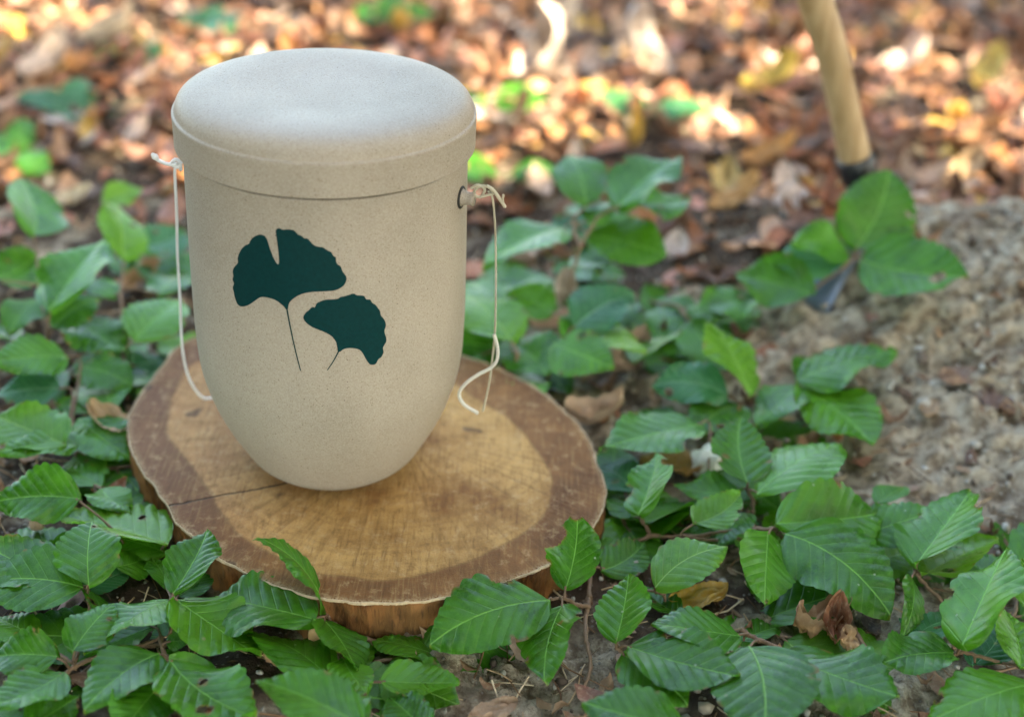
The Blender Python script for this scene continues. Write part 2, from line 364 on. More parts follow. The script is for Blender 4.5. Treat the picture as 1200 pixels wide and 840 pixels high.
# ================================================================== URN
AX, AY = -.1324, .8691
URNM = mat_urn()
prof = [(0, .0012), (.0440, .0012), (.0470, .0010), (.0490, .0006), (.0515, .0004), (.0535, .0010), (.0552, .0022), (.0586, .0050), (.0642, .0104), (.0702, .0200), (.0760, .0300), (.0812, .0400), (.0857, .0500), (.0893, .0600), (.0921, .0700), (.0942, .0800), (.0958, .0950), (.0966, .12), (.0965, .16), (.0960, .20), (.0955, .235), (.0952, .2440), (.0946, .2455), (.0925, .2460), (.0900, .2490)]
prof = [(r, z+HB*min(1, max(0, (z-.01)/.05))) for r, z in prof]
def spl(P, n=4):
    c = curve([(p[0], p[1], 0) for p in P], n); return [(max(0, x[0]), x[1]) for x in c]
bprof = spl(prof)
def rbody(z): zz = [p[1] for p in prof[1:]]; rr = [p[0] for p in prof[1:]]; return float(np.interp(z, zz, rr))
urn = empty('burial_urn', (AX, AY, DT)); tag(urn, 'speckled beige lidded urn with two dark green ginkgo leaves standing on the wood slice', 'urn')
V, F = revolve(bprof); link('body', pmesh('body', V, F), URNM, urn)
lp = [(.0905, .2497), (.0958, .2490), (.0990, .2487), (.1001, .2489), (.1005, .2498), (.1004, .2540), (.1005, .2600), (.1006, .2660), (.1008, .2695), (.1006, .2712), (.1000, .2718), (.0994, .2720), (.0990, .2726), (.0986, .2742), (.0978, .2768), (.0960, .2797), (.0930, .2822), (.0885, .2840), (.0825, .2851), (.0750, .2857), (.0660, .2858), (.0560, .2855), (.0450, .2849), (.0320, .2843), (.0160, .2838), (.0002, .2837)]
lp = [(r, z+HB) for r, z in lp]
V, F = revolve(spl(lp)); link('lid', pmesh('lid', V, F), URNM, urn)
# ginkgo emblems, laid on the curved wall
def on_body(px, py):
    d = ray(px, py); o = CAM - np.array([AX, AY, DT]); lo, hi = .5, 1.05
    # march to first hit
    t = .55
    while t < 1.2:
        p = o+d*t
        if math.hypot(p[0], p[1]) < rbody(min(max(p[2], .001), .247)): break
        t += .004
    lo, hi = t-.004, t
    for _ in range(25):
        m = (lo+hi)/2; p = o+d*m
        if math.hypot(p[0], p[1]) < rbody(p[2]): hi = m
        else: lo = m
    p = o+d*hi; return math.atan2(p[1], p[0]), p[2]
R_ = .097
def emblem(zpts, stem, name):
    def scal(pts):
        return [(250+x/4.2, 250+y/4.2) for x, y in pts]
    P = scal(zpts); ss = curve([(x, y, 0) for x, y in scal(stem)], 8)
    tz = [on_body(x, y) for x, y in P]; pts = [Vector((a*R_, z)) for a, z in tz]
    n = len(pts)
    # smooth & densify
    dens = curve([(p.x, p.y, 0) for p in pts]+[(pts[0].x, pts[0].y, 0)], 4)[:-1]; dens = [Vector((p[0], p[1])) for p in dens]
    edges = [(i, (i+1) % len(dens)) for i in range(len(dens))]
    xs = [p.x for p in dens]; ys = [p.y for p in dens]; ex = []
    x = min(xs)+.002
    while x < max(xs):
        y = min(ys)+.002
        while y < max(ys): ex.append(Vector((x, y))); y += .003
        x += .003
    vv, ee, ff, *_ = delaunay_2d_cdt(dens+ex, edges, [], 1, 1e-7)
    def onw(p, off): a = p[0]/R_; z = p[1]; r = rbody(z)+off; return (r*math.cos(a), r*math.sin(a), z)
    V = [onw(p, .00032) for p in vv]; F = [tuple(f) for f in ff]
    S = [on_body(q[0], q[1]) for q in ss]; L = []; b = len(V)
    for i, (a, z) in enumerate(S):
        w = .00055 - .00018*i/len(S); V.append(onw((a*R_-w, z), .00036)); V.append(onw((a*R_+w, z), .00036))
        if i: F.append((b+2*i-2, b+2*i-1, b+2*i+1, b+2*i))
    me = pmesh(name, V, F); o = link(name, me, GREEN, urn); return o
GREEN = mat_simple('dark_green_transfer', (.0003, .030, .031), .6, .14, .35, 420, .15)
big = [(357,470),(345,455),(310,428),(270,414),(235,412),(205,430),(175,450),(145,458),(122,448),(108,415),(102,385),(97,365),(103,345),(96,325),(100,308),(97,285),(104,265),(122,243),(121,222),(127,200),(140,175),(158,158),(176,150),(184,133),(200,116),(230,104),(255,112),(268,135),(280,175),(298,220),(315,247),(323,245),(322,200),(315,140),(308,85),(325,73),(342,80),(362,78),(384,80),(400,85),(418,104),(434,110),(448,121),(466,125),(484,145),(500,158),(520,164),(540,167),(562,182),(580,190),(590,207),(603,216),(604,236),(612,250),(628,262),(634,282),(646,298),(655,315),(652,337),(635,360),(600,378),(550,383),(490,386),(440,395),(400,415),(375,440),(367,470)]
sml = [(612,678),(608,650),(600,625),(575,598),(535,578),(490,560),(455,535),(443,510),(455,488),(472,474),(484,461),(500,461),(508,443),(524,434),(545,426),(565,423),(585,423),(610,420),(626,411),(645,407),(668,400),(690,394),(706,402),(724,403),(742,406),(752,422),(772,424),(780,438),(798,450),(810,466),(820,482),(824,502),(838,518),(847,538),(848,556),(842,572),(843,590),(850,610),(850,630),(840,648),(834,662),(837,682),(826,706),(812,716),(800,738),(786,744),(768,740),(750,715),(730,680),(705,665),(665,662),(640,668),(624,680)]
e1 = emblem(big, [(362,465),(372,520),(386,590),(405,675),(430,773)], 'ginkgo_emblem'); e1['label'] = 'large dark green ginkgo leaf with a notch'
e2 = emblem(sml, [(618,674),(605,700),(585,735),(561,770)], 'ginkgo_emblem'); e2['label'] = 'small dark green ginkgo leaf leaning right'
GAP_DARK = mat_simple('dark_gap_tone', (.03,.028,.025), .6, .3)
AL = math.radians(14)
knob_pos = []
for s, a in ((1, -AL), (-1, PI-AL)):
    d = np.array([math.cos(a), math.sin(a), 0]); z = .2215+HB if s > 0 else .226+HB; r0 = rbody(z)
    pr = [(.0006, 0.0), (.0062, .0005), (.0062, .0018), (.0050, .0035), (.0044, .006), (.0044, .0085), (.0048, .0095), (.0046, .0105), (.0006, .0107)]
    v, f = revolve(pr, 32); Rm = np.stack([np.array([-d[1], d[0], 0]), np.array([0, 0, 1.0]), d], 1)
    V = [Rm@np.array(q) + d*(r0-.0012) + np.array([0, 0, z]) for q in v]; link('cord_lug', pmesh('cord_lug', V, f), URNM, urn)
    pr = [(.0064, .0001), (.0076, .0004), (.0078, .0012), (.0074, .0017), (.0062, .0017)]; v, f = revolve(pr, 32); V = [Rm@np.array(q) + d*(r0-.0007) + np.array([0, 0, z]) for q in v]; link('lug_gap_ring', pmesh('lug_gap_ring', V, f), GAP_DARK, urn)  # added dark ring paints the shade in the gap round the lug
    knob_pos.append(np.array([AX, AY, DT]) + d*(r0+.0075) + np.array([0, 0, z]))

# cords
def twisted(pts, r, n=6, pitch=.0042):
    c = curve(pts, 14); L = [0]
    for i in range(1, len(c)): L.append(L[-1]+np.linalg.norm(c[i]-c[i-1]))
    m = max(4, int(L[-1]/.0007)); ts = np.linspace(0, L[-1], m); c = np.array(c)
    P = np.stack([np.interp(ts, L, c[:, k]) for k in range(3)], 1); parts = []
    for st in (0, PI*2/3, PI*4/3):
        Q = []
        for i, p in enumerate(P):
            t = P[min(i+1, m-1)]-P[max(i-1, 0)]; t /= np.linalg.norm(t)+1e-9; a = np.cross(t, [.31, .2, .93]); a /= np.linalg.norm(a); b = np.cross(t, a)
            w = st+2*PI*ts[i]/pitch; Q.append(p+r*.5*(math.cos(w)*a+math.sin(w)*b))
        parts.append(tube(Q, r*.62, n))
    return cat_(parts)
WHITE = mat_simple('white_cotton', (.80, .77, .74), .85, .2, .1, 900)
TWINE = mat_simple('natural_twine', (.50, .44, .32), .85, .2, .25, 900)
def at_depth(px, py, y):
    d = ray(px, py); return CAM + d*((y-CAM[1])/d[1])
kr, kl = knob_pos
yl = kl[1]
cl = cat_([twisted([at_depth(x, y, yy) for x, y, yy in ((206,191,yl),(205,205,yl),(207,250,yl),(208,300,yl),(211,350,yl),(213,400,yl),(218,432,yl+.004),(226,452,yl+.010),(238,466,yl+.018),(252,466,yl+.03))], .00105),
           twisted([at_depth(x, y, yl-.006) for x, y in ((212,200),(211,191),(206,187),(201,192),(208,196),(213,190))], .0013),
           twisted([at_depth(x, y, yl-.006) for x, y in ((208,193),(200,193),(192,191),(184,187),(180,183))], .0013),
           tube([at_depth(x, y, yl-.006) for x, y in ((185,187),(181,184),(178,180))], [.0014, .0021, .0010], 8, .3)])
o = link('cord', pmesh('cord', *cl), WHITE); tag(o, 'white twisted cord knotted at the left of the urn and hanging down straight', 'cord')
yr = kr[1]
cr_ = cat_([twisted([at_depth(x, y, yy) for x, y, yy in ((572,224,yr),(577,232,yr),(580,262,yr),(581,300,yr),(581,345,yr),(580,390,yr+.003),(577,420,yr+.004),(573,450,yr+.004),(566,482,yr+.002))], .00075),
            twisted([at_depth(x, y, yr) for x, y in ((552,221),(560,217),(568,222),(563,231),(555,227),(561,219),(572,219),(577,225))], .0010),
            twisted([at_depth(x, y, yr-.003) for x, y in ((570,218),(577,222),(584,231),(592,243))], .0012),
            twisted([at_depth(x, y, yr-.003) for x, y in ((590,241),(589,234),(590,228))], .0009),
            twisted([at_depth(x, y, yr-.002) for x, y in ((563,231),(570,229),(578,227),(582,226))], .0009)])
ro = link('cord', pmesh('cord', *cr_), TWINE); tag(ro, 'thin beige cord hanging from the right lug of the urn with a pale looped end', 'cord')
lo_ = twisted([at_depth(x, y, yr-.001) for x, y in ((579,392),(583,408),(582,422),(575,431),(560,439),(545,450),(538,462),(544,474),(560,484))], .00125, pitch=.006)
link('loop_end', pmesh('loop_end', *lo_), mat_simple('pale_cord', (.62,.58,.50), .85, .2, .1, 900), ro)

# ================================================================== LEAVES
LEAFM = mat_leaf('beech_leaf_green', (.021, .098, .005), (.062, .215, .010), (.15, .34, .055))
LEAFY = mat_leaf('beech_leaf_bright', (.065, .20, .014), (.11, .28, .022), (.24, .40, .09), .32)
LEAFB = mat_leaf('beech_leaf_sky_tint', (.018, .105, .030), (.04, .165, .050), (.17, .32, .16))  # bluish sky reflection put into the leaf colour
TWIG = mat_simple('twig_bark', (.20, .125, .075), .7, .3, .45, 300, .5)
STEM = mat_simple('green_petiole', (.22, .17, .07), .6, .3, .35, 300)
def leaf_geo(B, T, nrm, W, bites=(), fold=.18, bend=.05, wave=.05, seed=0, nU=54, nV=18, pleat=1.0, serr=1.0):
    B = np.array(B); T = np.array(T); ax = T-B; L = np.linalg.norm(ax); d = ax/L; s = np.cross(d, nrm); s /= np.linalg.norm(s); n = np.cross(s, d)
    if n@nrm < 0: n = -n
    r = random.Random(seed); ph = r.uniform(0, 6.28); ph2 = r.uniform(0, 6.28); cv = r.uniform(-.09, .09); tw = r.uniform(-.4, .4)
    a_, b_ = r.uniform(.60, .74), r.uniform(.82, 1.0); pk = a_/(a_+b_); mx = pk**a_*(1-pk)**b_; NV = 8
    V = []; UV = []; SCR = []; keep = []
    for i in range(nU+1):
        u = i/nU; w0 = (max(u, 1e-4)**a_)*(max(1-u, 1e-4)**b_)/mx*W/2
        for j in range(nV+1):
            v = -1+2*j/nV; side = .45 if v > 0 else 0
            pe = 8*(u-.85*w0/L)+side; m = 1+serr*.080*(abs(math.sin(PI*pe))-.5)*(1 if w0 > W*.12 else .3) + .02*math.sin(3*u+ph+(2 if v > 0 else 0))
            y = v*w0*m; av = abs(v)
            t = 8*(u-.85*abs(y)/L)+side
            z = pleat*.0225*L*(abs(math.sin(PI*t+.35*mnoise.noise((u*5, v*2, seed))))-.4)*(.75+.5*mnoise.noise((u*3, v*2+9, seed)))*min(1, av*2.2)*(1 if .03 < u < .97 else .2)
            z += fold*abs(y) + bend*L*4*u*(1-u) - bend*1.0*L*(av**2)*.5 + wave*W*.5*math.sin(2*PI*1.3*u+ph+(2.1 if v > 0 else 0))*av**2
            z += .022*L*math.sin(PI*2.6*u*1.7+ph2+3*v)*av**2*wave*12*.5
            yy = y + cv*L*4*u*(1-u); z2 = z + tw*yy*u*.6
            V.append(B + d*(u*L) + s*yy + n*z2); UV.append((u, y/L))
            sc1 = 0.0
            for (bu, bv, br) in bites:
                dd = math.hypot((u-bu)*L, (v-bv)*w0)+.0012*mnoise.noise((u*30, v*14, seed))
                sc1 = max(sc1, 1-float(sstep(br*L, br*L+.0016, dd)))
                if dd < br*L: keep.append(len(V)-1)
            if u > .985: sc1 = max(sc1, .6)
            if av > .93 and mnoise.noise((u*7+seed, v*3, 3.0)) > .28: sc1 = max(sc1, .75)
            SCR.append(sc1)
    bad = set(keep); F = []
    for i in range(nU):
        for j in range(nV):
            q = (i*(nV+1)+j, i*(nV+1)+j+1, (i+1)*(nV+1)+j+1, (i+1)*(nV+1)+j)
            if sum(x in bad for x in q) >= 2: continue
            F.append(q)
    return V, F, UV, SCR, (B, d, n, L)
UP = np.array([0, 0, 1.0])
LEAFN = 0
def solve_leaf(bx, by, tx, ty, w, h, dh=None):
    B = unproj(bx, by, h); toc = CAM-B; toc /= np.linalg.norm(toc); best = None
    r = random.Random(int(bx*7+by*13))
    for k in range(26):
        ht = max(.004, h-.030+.004*k) if dh is None else h+dh
        T = unproj(tx, ty, ht); ax = T-B; L = np.linalg.norm(ax)
        if L < .012: continue
        d = ax/L
        for roll in (-.9, -.6, -.35, -.15, 0, .15, .35, .6, .9):
            n0 = UP*.85+toc*.45; s0 = np.cross(d, n0); s0 /= np.linalg.norm(s0); n1 = np.cross(s0, d); n1 = n1 if n1@UP > 0 else -n1
            nn = n1*math.cos(roll)+s0*math.sin(roll); s = np.cross(d, nn); s /= np.linalg.norm(s)
            mid = (B+T)/2; p0 = np.array(proj(mid)); p1 = np.array(proj(mid+s*.01)); e = (p1-p0)/.01
            axp = np.array([tx-bx, ty-by], float); axp /= np.linalg.norm(axp); perp = abs(e[0]*axp[1]-e[1]*axp[0])
            W = w/max(perp, 200); slope = d[2]
            cost = abs(math.log(L/W/1.5)) + 1.1*max(0, abs(slope-.05)-.15)**2*6 + .35*roll*roll + 2.5*max(0, L-.095)*10 + 2.5*max(0, .04-L)*10
            if best is None or cost < best[0]: best = (cost, T, nn, W, L)
    _, T, nn, W, L = best; W = min(max(W*1.09, L/2.2), L/1.15)
    return B, T, nn, W
def add_leaf(parent, spec):
    global LEAFN
    bx, by, tx, ty, w, h = spec[:6]; opt = spec[6] if len(spec) > 6 else {}
    LEAFN += 1; r = random.Random(LEAFN*31)
    B, T, nn, W = solve_leaf(bx, by, tx, ty, w, h, opt.get('dh'))
    bites = list(opt.get('b', ()))
    if not bites:
        for _ in range(r.choice((0, 0, 1, 1, 2, 3))): bites.append((r.uniform(.15, .95), r.choice((-1, 1))*(r.uniform(.85, 1.1) if r.random() < .7 else r.uniform(.2, .8)), r.uniform(.012, .045)))
    if 'roll' in opt:
        d = (T-B)/np.linalg.norm(T-B); s = np.cross(d, nn); a = opt['roll']; nn = nn*math.cos(a)+s*math.sin(a)
    V, F, UV, SC1, info = leaf_geo(B, T, nn, W, bites, opt.get('fold', r.uniform(.02, .26)), opt.get('bend', r.uniform(-.03, .09)), r.uniform(.05, .20), LEAFN, pleat=r.uniform(.55, 1.3))
    m = {'y': LEAFY, 'b': LEAFB}.get(opt.get('m'), LEAFM)
    o0 = np.array(parent.location)
    link('leaf', pmesh('leaf', [v-o0 for v in V], F, UV, fa={'scar': SC1}), m, parent)
    return B, info
def sprig(label, twigs, leaves, group='beech sprigs with green leaves', name='beech_sprig', cat='leafy sprig'):
    b0 = unproj(*(twigs[0][0][:2] if twigs else leaves[0][:2]), 0); root = empty(name, tuple(b0)); tag(root, label, cat, group)
    parts = []; tw = []
    for t in twigs:
        P = [unproj(x, y, h) for x, y, h in t]
        if len(P) == 2: P.insert(1, (P[0]+P[1])/2+np.array([.002, .002, .002]))
        c = curve(P, 8); c = [p+np.array([random.uniform(-1, 1)]*3)*.0004 for p in c]; n = len(c)
        parts.append(tube(c, [.0017*(1-.45*i/n)*(1.35 if i % 8 == 0 else 1) for i in range(n)], 8, .12)); tw += c
    for L in leaves:
        B, info = add_leaf(root, L)
        if tw:
            q = min(tw, key=lambda p: np.linalg.norm(p-B)); dist = np.linalg.norm(q-B)
        else: dist = 9; q = None
        e = B+info[1]*.003
        if dist < .05: parts.append(tube(curve([q, (q+B)/2+np.array([0, 0, .0015]), e], 5), [.0010]*5+[.0008]*6, 6))
        else:
            if q is None: q = B-info[1]*.012-np.array([0, 0, .008]); tw = [q]
            parts.append(tube(curve([q, q*.6+B*.4-np.array([0, 0, .010]), B-info[1]*.01-np.array([0, 0, .004]), e], 5), [.0011]*10+[.0008]*6, 6))
    V, F = cat_(parts); o0 = np.array(root.location); link('twig', pmesh('twig', [v-o0 for v in V], F), TWIG, root); return root

S = sprig
S('beech sprig at the lower left edge whose five leaves fan out from one red node', [[(98,687,.030),(106,712,.02),(96,740,.010),(88,775,.008)]], [
  (97,688,-28,684,72,.034,{'bend':.05}),(86,672,-22,634,64,.030),(104,686,108,610,72,.038),(100,690,152,668,30,.016,{'m':'b'}),(104,690,128,742,30,.014)])
S('beech sprig in the bottom left corner with a forked grey twig', [[(-10,722,.012),(20,735,.014),(60,760,.014),(85,776,.014),(88,784,.012)],[(70,800,.010),(88,780,.014),(130,764,.016),(165,756,.018),(188,747,.020)],[(188,747,.020),(194,770,.022),(200,805,.024)],[(50,768,.014),(50,748,.014),(48,740,.014)]], [
  (85,763,134,706,46,.030),(68,769,-16,771,54,.026),(48,748,-6,722,34,.012),(75,787,-12,826,40,.020),(30,852,92,815,48,.016),(198,772,301,840,76,.030),(187,765,98,832,62,.028),(187,803,142,862,62,.022),(195,752,224,748,22,.024),(182,732,98,768,38,.010),(190,800,172,772,22,.014,{'m':'y'})])
S('beech sprig before the left edge of the slice, one leaf pointing up over the rim', [[(202,702,.030),(205,720,.020),(198,745,.010)]], [
  (203,695,243,620,48,.036,{'fold':.25}),(201,702,124,746,42,.026),(204,701,306,770,66,.034),(196,690,178,655,30,.018),(206,700,246,668,34,.012)])
S('beech sprig before the slice with a dark leaf standing edge on against the cut face', [[(383,722,.018),(392,732,.014),(430,748,.006),(470,758,.004)]], [
  (370,726,251,698,58,.032),(383,722,302,629,25,.020,{'dh':.06,'bend':.10}),(378,724,418,786,44,.024),(385,794,284,738,44,.020),(523,772,436,750,26,.006),(500,765,455,748,20,.005)])
S('out of focus beech sprig at the bottom edge left of the bare soil patch', [[(432,860,.03),(425,845,.035)]], [
  (424,850,300,796,66,.050,{'bend':.03}),(402,770,430,812,40,.020),(425,846,402,806,50,.034),(446,798,539,800,40,.020),(500,856,456,816,46,.022)])
S('beech sprig at the front right rim of the slice with a bitten upright leaf', [[(690,700,.012),(686,740,.012),(692,780,.008),(680,815,.004)],[(690,710,.014),(676,708,.02),(661,701,.028),(645,702,.028)],[(690,702,.012),(694,660,.010),(700,640,.010)]], [
  (662,692,676,596,56,.030,{'dh':.045,'b':((.62,-.98,.13),(.97,-.2,.10),(.30,-1,.03)),'fold':.1,'bend':.0}),(645,703,503,756,78,.036,{'b':((.28,.95,.08),(.42,-1,.03)),'m':None,'bend':.05}),(660,707,638,799,56,.034,{'bend':.03}),(705,668,756,634,48,.010)])
S('beech sprig right of the bare soil patch whose leaves open from one node', [[(722,758,.028),(728,762,.026),(740,790,.012),(760,810,.006)]], [
  (722,752,737,672,58,.036),(735,757,868,792,58,.036,{'b':((.32,-.95,.08),)}),(728,766,806,826,66,.026),(798,720,754,688,26,.012)])
S('blurred beech leaf pair cut by the bottom edge right of the soil patch', [], [(808,858,682,822,56,.040),(760,862,700,842,40,.02)])
S('large beech sprig at the lower right, its broadest leaf cut by the bottom edge', [[(868,738,.020),(890,750,.018),(928,765,.016),(970,770,.016),(1030,770,.012),(1060,768,.008)]], [
  (877,756,893,872,118,.036,{'fold':.05,'bend':.05}),(917,767,1054,816,64,.022),(868,745,763,730,44,.028),(1117,765,1030,778,44,.030),(868,752,915,735,24,.010)])
S('beech sprig right of centre with three broad leaves spreading over the soil', [[(908,620,.030),(885,620,.022),(850,622,.016),(800,630,.012)],[(908,620,.030),(925,640,.02),(950,660,.006)]], [
  (910,613,1033,601,76,.040),(920,625,1044,721,88,.038,{'bend':.07}),(900,622,896,710,58,.042),(882,628,890,706,54,.022),(1008,628,1096,600,50,.024),(1028,590,1062,570,26,.03)])
S('beech sprig near the right edge with a tall pale leaf pointing up', [[(1073,668,.028),(1080,680,.02),(1100,700,.012),(1110,712,.008)]], [
  (1073,662,1138,575,66,.036,{'b':((.55,-.95,.06),(.70,.95,.05))}),(1080,675,1170,632,44,.028,{'m':'y'}),(1068,675,1057,746,26,.028),(1070,752,1114,725,42,.016,{'m':'b'})])
S('beech sprig at the right edge with overlapping pale leaves', [[(1110,770,.016),(1130,764,.02),(1170,775,.018),(1205,782,.016)]], [
  (1128,755,1180,642,76,.044,{'b':((.45,-.95,.04),)}),(1195,783,1176,712,50,.036),(1215,800,1086,846,70,.036),(1205,715,1196,655,40,.030),(1140,780,1178,722,50,.012,{'m':'b'})])
S('beech sprig right of the slice with a notched leaf standing upright', [[(750,606,.024),(760,628,.012),(720,640,.008),(700,642,.006)],[(760,628,.012),(800,628,.012),(880,626,.014)]], [
  (748,603,770,530,45,.032,{'b':((.75,.9,.08),(.35,-1,.09))}),(751,613,815,585,28,.020),(745,608,712,578,34,.014),(820,497,702,526,50,.034,{'b':((.30,-.95,.08),)}),(742,578,698,545,42,.018,{'m':'b'}),(772,630,795,600,30,.012)])
S('beech sprig beside the white chip with its leaves gathered round a red node', [[(876,572,.028),(882,590,.018),(880,625,.010)]], [
  (876,565,868,489,63,.038),(886,580,986,520,50,.036),(870,575,790,568,28,.028),(812,614,868,578,40,.034,{'m':'y'}),(875,600,838,645,40,.016),(835,632,792,622,22,.012)])
S('beech sprig in front of the broad leaves with a pale curled leaf', [[(768,692,.02),(780,710,.008)]], [
  (768,688,853,640,58,.034,{'m':'y'}),(815,655,775,668,26,.02),(722,652,705,628,26,.010)])
S('beech sprig at the foot of the mound with a bluish toothed leaf', [[(855,464,.028),(872,478,.02),(870,500,.012)]], [
  (853,463,763,452,46,.034,{'m':'b'}),(880,462,832,377,40,.036,{'m':'y'}),(868,474,812,512,50,.020),(812,440,842,470,24,.016),(735,500,790,478,26,.01)])
S('beech sprig low on the mound with three ridged leaves', [[(934,449,.022),(915,470,.012),(905,490,.006)]], [
  (934,450,884,498,46,.026),(935,451,1023,523,52,.026),(932,446,1052,412,50,.028)])
S('beech sprig on top of the mound with a leaf that has a round brown hole', [[(1004,298,.034),(990,312,.030),(965,330,.022),(945,347,.016),(920,355,.008)]], [
  (1003,292,1042,199,86,.040,{'fold':.05,'dh':.03}),(1008,304,1135,324,70,.036,{'b':((.76,.15,.055),(.93,.9,.05)),'dh':.012}),(995,296,928,284,40,.034),(990,308,905,312,46,.030,{'m':'b'}),(955,345,862,320,56,.030),(892,350,812,366,38,.022),(885,362,835,378,24,.014)])
# behind the slice
S('blurred beech seedling in the middle distance right of the urn with two raised leaves', [[(672,400,.006),(668,340,.05),(680,290,.09),(700,255,.11)],[(680,290,.09),(672,260,.10),(688,240,.11)]], [
  (688,240,670,182,60,.115),(725,243,798,183,50,.12),(728,236,806,234,34,.11),(664,266,565,312,44,.09),(690,262,716,236,34,.10),(650,256,690,272,26,.09,{'m':'b'}),(688,276,782,300,50,.085),(672,300,715,312,28,.06)])
S('blurred beech seedling low behind the right side of the slice', [[(640,450,.006),(650,420,.03),(665,395,.05),(668,375,.05)]], [
  (648,368,594,345,40,.05),(672,385,744,345,56,.055,{'m':'b'}),(660,396,706,374,42,.05),(648,402,720,430,54,.045),(680,392,758,412,40,.04,{'m':'y'}),(745,424,798,390,24,.03),(640,440,588,400,56,.03),(600,440,640,460,24,.012)])
S('pale green blurred leaves close behind the right wall of the urn', [], [(600,400,545,345,60,.05,{'m':'y'}),(590,360,545,330,40,.04,{'m':'y'})])
S('blurred beech seedling at the left edge with three leaves in a column', [[(60,480,.006),(58,420,.03),(50,360,.05),(42,290,.07)]], [
  (40,276,24,208,58,.085),(58,364,122,280,60,.075),(-12,330,42,300,50,.065),(45,350,12,390,44,.05),(62,384,118,350,38,.05),(20,400,-20,380,26,.04)])
S('blurred beech seedling left of the cord with a yellow green leaf', [[(150,470,.006),(145,420,.03),(142,350,.05),(145,305,.06)]], [
  (145,304,138,240,52,.065,{'m':'y'}),(120,240,168,222,26,.06,{'m':'y'}),(165,290,218,272,40,.055,{'m':'b'}),(92,370,150,412,54,.045),(158,400,214,352,58,.045),(185,345,222,322,34,.045),(93,430,155,452,42,.030),(156,430,200,422,30,.025,{'m':'b'}),(136,348,100,330,26,.05)])
S('beech sprig at the left edge with a strongly pleated leaf left of the slice', [[(80,520,.02),(96,530,.012),(120,560,.006)]], [
  (80,418,-10,424,44,.040),(70,455,-6,462,44,.030,{'m':'b'}),(78,521,-8,486,62,.034,{'m':'y','fold':.2}),(92,522,-8,530,24,.026),(92,490,156,540,60,.024),(66,474,148,484,24,.02),(86,535,128,555,34,.010)])
S('dark shaded beech sprig left of the slice with a folded bright leaf', [[(150,640,.014),(165,650,.012),(192,648,.008)]], [
  (94,584,-8,588,60,.038,{'b':()}),(118,572,154,600,40,.02),(197,637,72,605,40,.026,{'m':'y','fold':.3}),(196,648,128,628,28,.014),(136,664,178,646,38,.018),(120,570,60,548,30,.012),(60,640,130,640,34,.008)])

# random undergrowth (low leaves showing between the sprigs, and plants just beyond the frame)
def wild(label, x0, y0, n, hmax, span, seed, grp='beech sprigs with green leaves'):
    global LEAFN
    r = random.Random(seed); z0 = float(H0(x0, y0)); root = empty('beech_sprig', (x0, y0, z0)); tag(root, label, 'leafy sprig', grp); parts = []
    a = r.uniform(0, 6.28); P = [np.array([0, 0, 0.0])]
    for i in range(4): P.append(P[-1]+np.array([math.cos(a)*span/4, math.sin(a)*span/4, hmax/4*(1 if i < 3 else .2)])); a += r.uniform(-.5, .5)
    c = curve(P, 6); parts.append(tube(c, [.0016]*len(c), 6, .1))
    for i in range(n):
        q = c[int((i+1)/n*(len(c)-1))]; la = a+(1 if i % 2 else -1)*r.uniform(.5, 1.2)+r.uniform(-.3, .3)
        if i == n-1: la = a
        L = r.uniform(.055, .085); B = q+np.array([math.cos(la), math.sin(la), 0])*.006; T = B+np.array([math.cos(la), math.sin(la), r.uniform(-.25, .15)])*L
        nn = np.array([r.uniform(-.25, .25), r.uniform(-.4, .1), 1.0]); LEAFN += 1
        V, F, UV, S1, info = leaf_geo(B, T, nn, L*r.uniform(.58, .7), (), r.uniform(.02, .2), r.uniform(0, .06), .08, LEAFN, 36, 12)
        link('leaf', pmesh('leaf', V, F, UV, fa={'scar': S1}), LEAFM if r.random() < .8 else LEAFY, root); parts.append(tube([q, B+info[1]*.003], .0009, 5))
    link('twig', pmesh('twig', *cat_(parts)), TWIG, root)
for i, (px, py, n, h, sp, lab) in enumerate([
    (20,700,5,.006,.08,'low shaded beech sprig beneath the fan of leaves at the lower left'),
    (250,745,5,.006,.10,'low shaded beech sprig under the leaves in front of the slice'),
    (120,500,5,.008,.10,'shaded beech sprig close to the left rim of the slice'),
    (40,545,4,.008,.09,'shaded beech sprig under the pleated leaf at the left edge'),
    (150,590,3,.005,.06,'small low beech sprig against the left side of the slice'),
    (830,700,4,.006,.08,'low beech sprig between the orange leaf and the broad leaves'),
    (735,560,4,.006,.07,'low dark beech sprig against the right side of the slice'),
    (720,640,4,.005,.07,'low shaded beech sprig under the notched leaf right of the slice'),
    (1170,740,4,.006,.08,'low beech sprig under the pale leaves at the right edge'),
    (880,540,3,.006,.07,'low beech sprig behind the white chip'),
    (30,430,5,.02,.12,'blurred beech sprig filling the gap at the left edge'),
    (170,390,4,.02,.10,'blurred low beech sprig behind the left rim of the slice'),
    (700,430,4,.02,.10,'blurred low beech sprig behind the right rim of the slice'),
    (330,820,4,.008,.09,'low beech sprig at the bottom edge left of the bare soil'),
    (640,330,4,.03,.10,'blurred beech sprig behind the tall seedling'),
    (600,310,4,.03,.10,'blurred beech sprig close behind the right cord'),
    (735,345,5,.03,.10,'blurred beech sprig between the tall seedling and the mound'),
    (745,440,5,.01,.10,'beech sprig filling the hollow between the slice and the mound'),
    (620,430,4,.01,.08,'blurred beech sprig just behind the right rim of the slice'),
    (110,300,4,.03,.10,'blurred beech sprig behind the left seedlings'),
    (1010,610,4,.006,.08,'low beech sprig at the lower foot of the mound'),
    (960,690,4,.004,.07,'low beech sprig under the three broad leaves'),
    (40,800,4,.006,.08,'low beech sprig in the bottom left corner')]):
    p = unproj(px, py, 0); wild(lab, p[0], p[1], n, h, sp, 100+i)
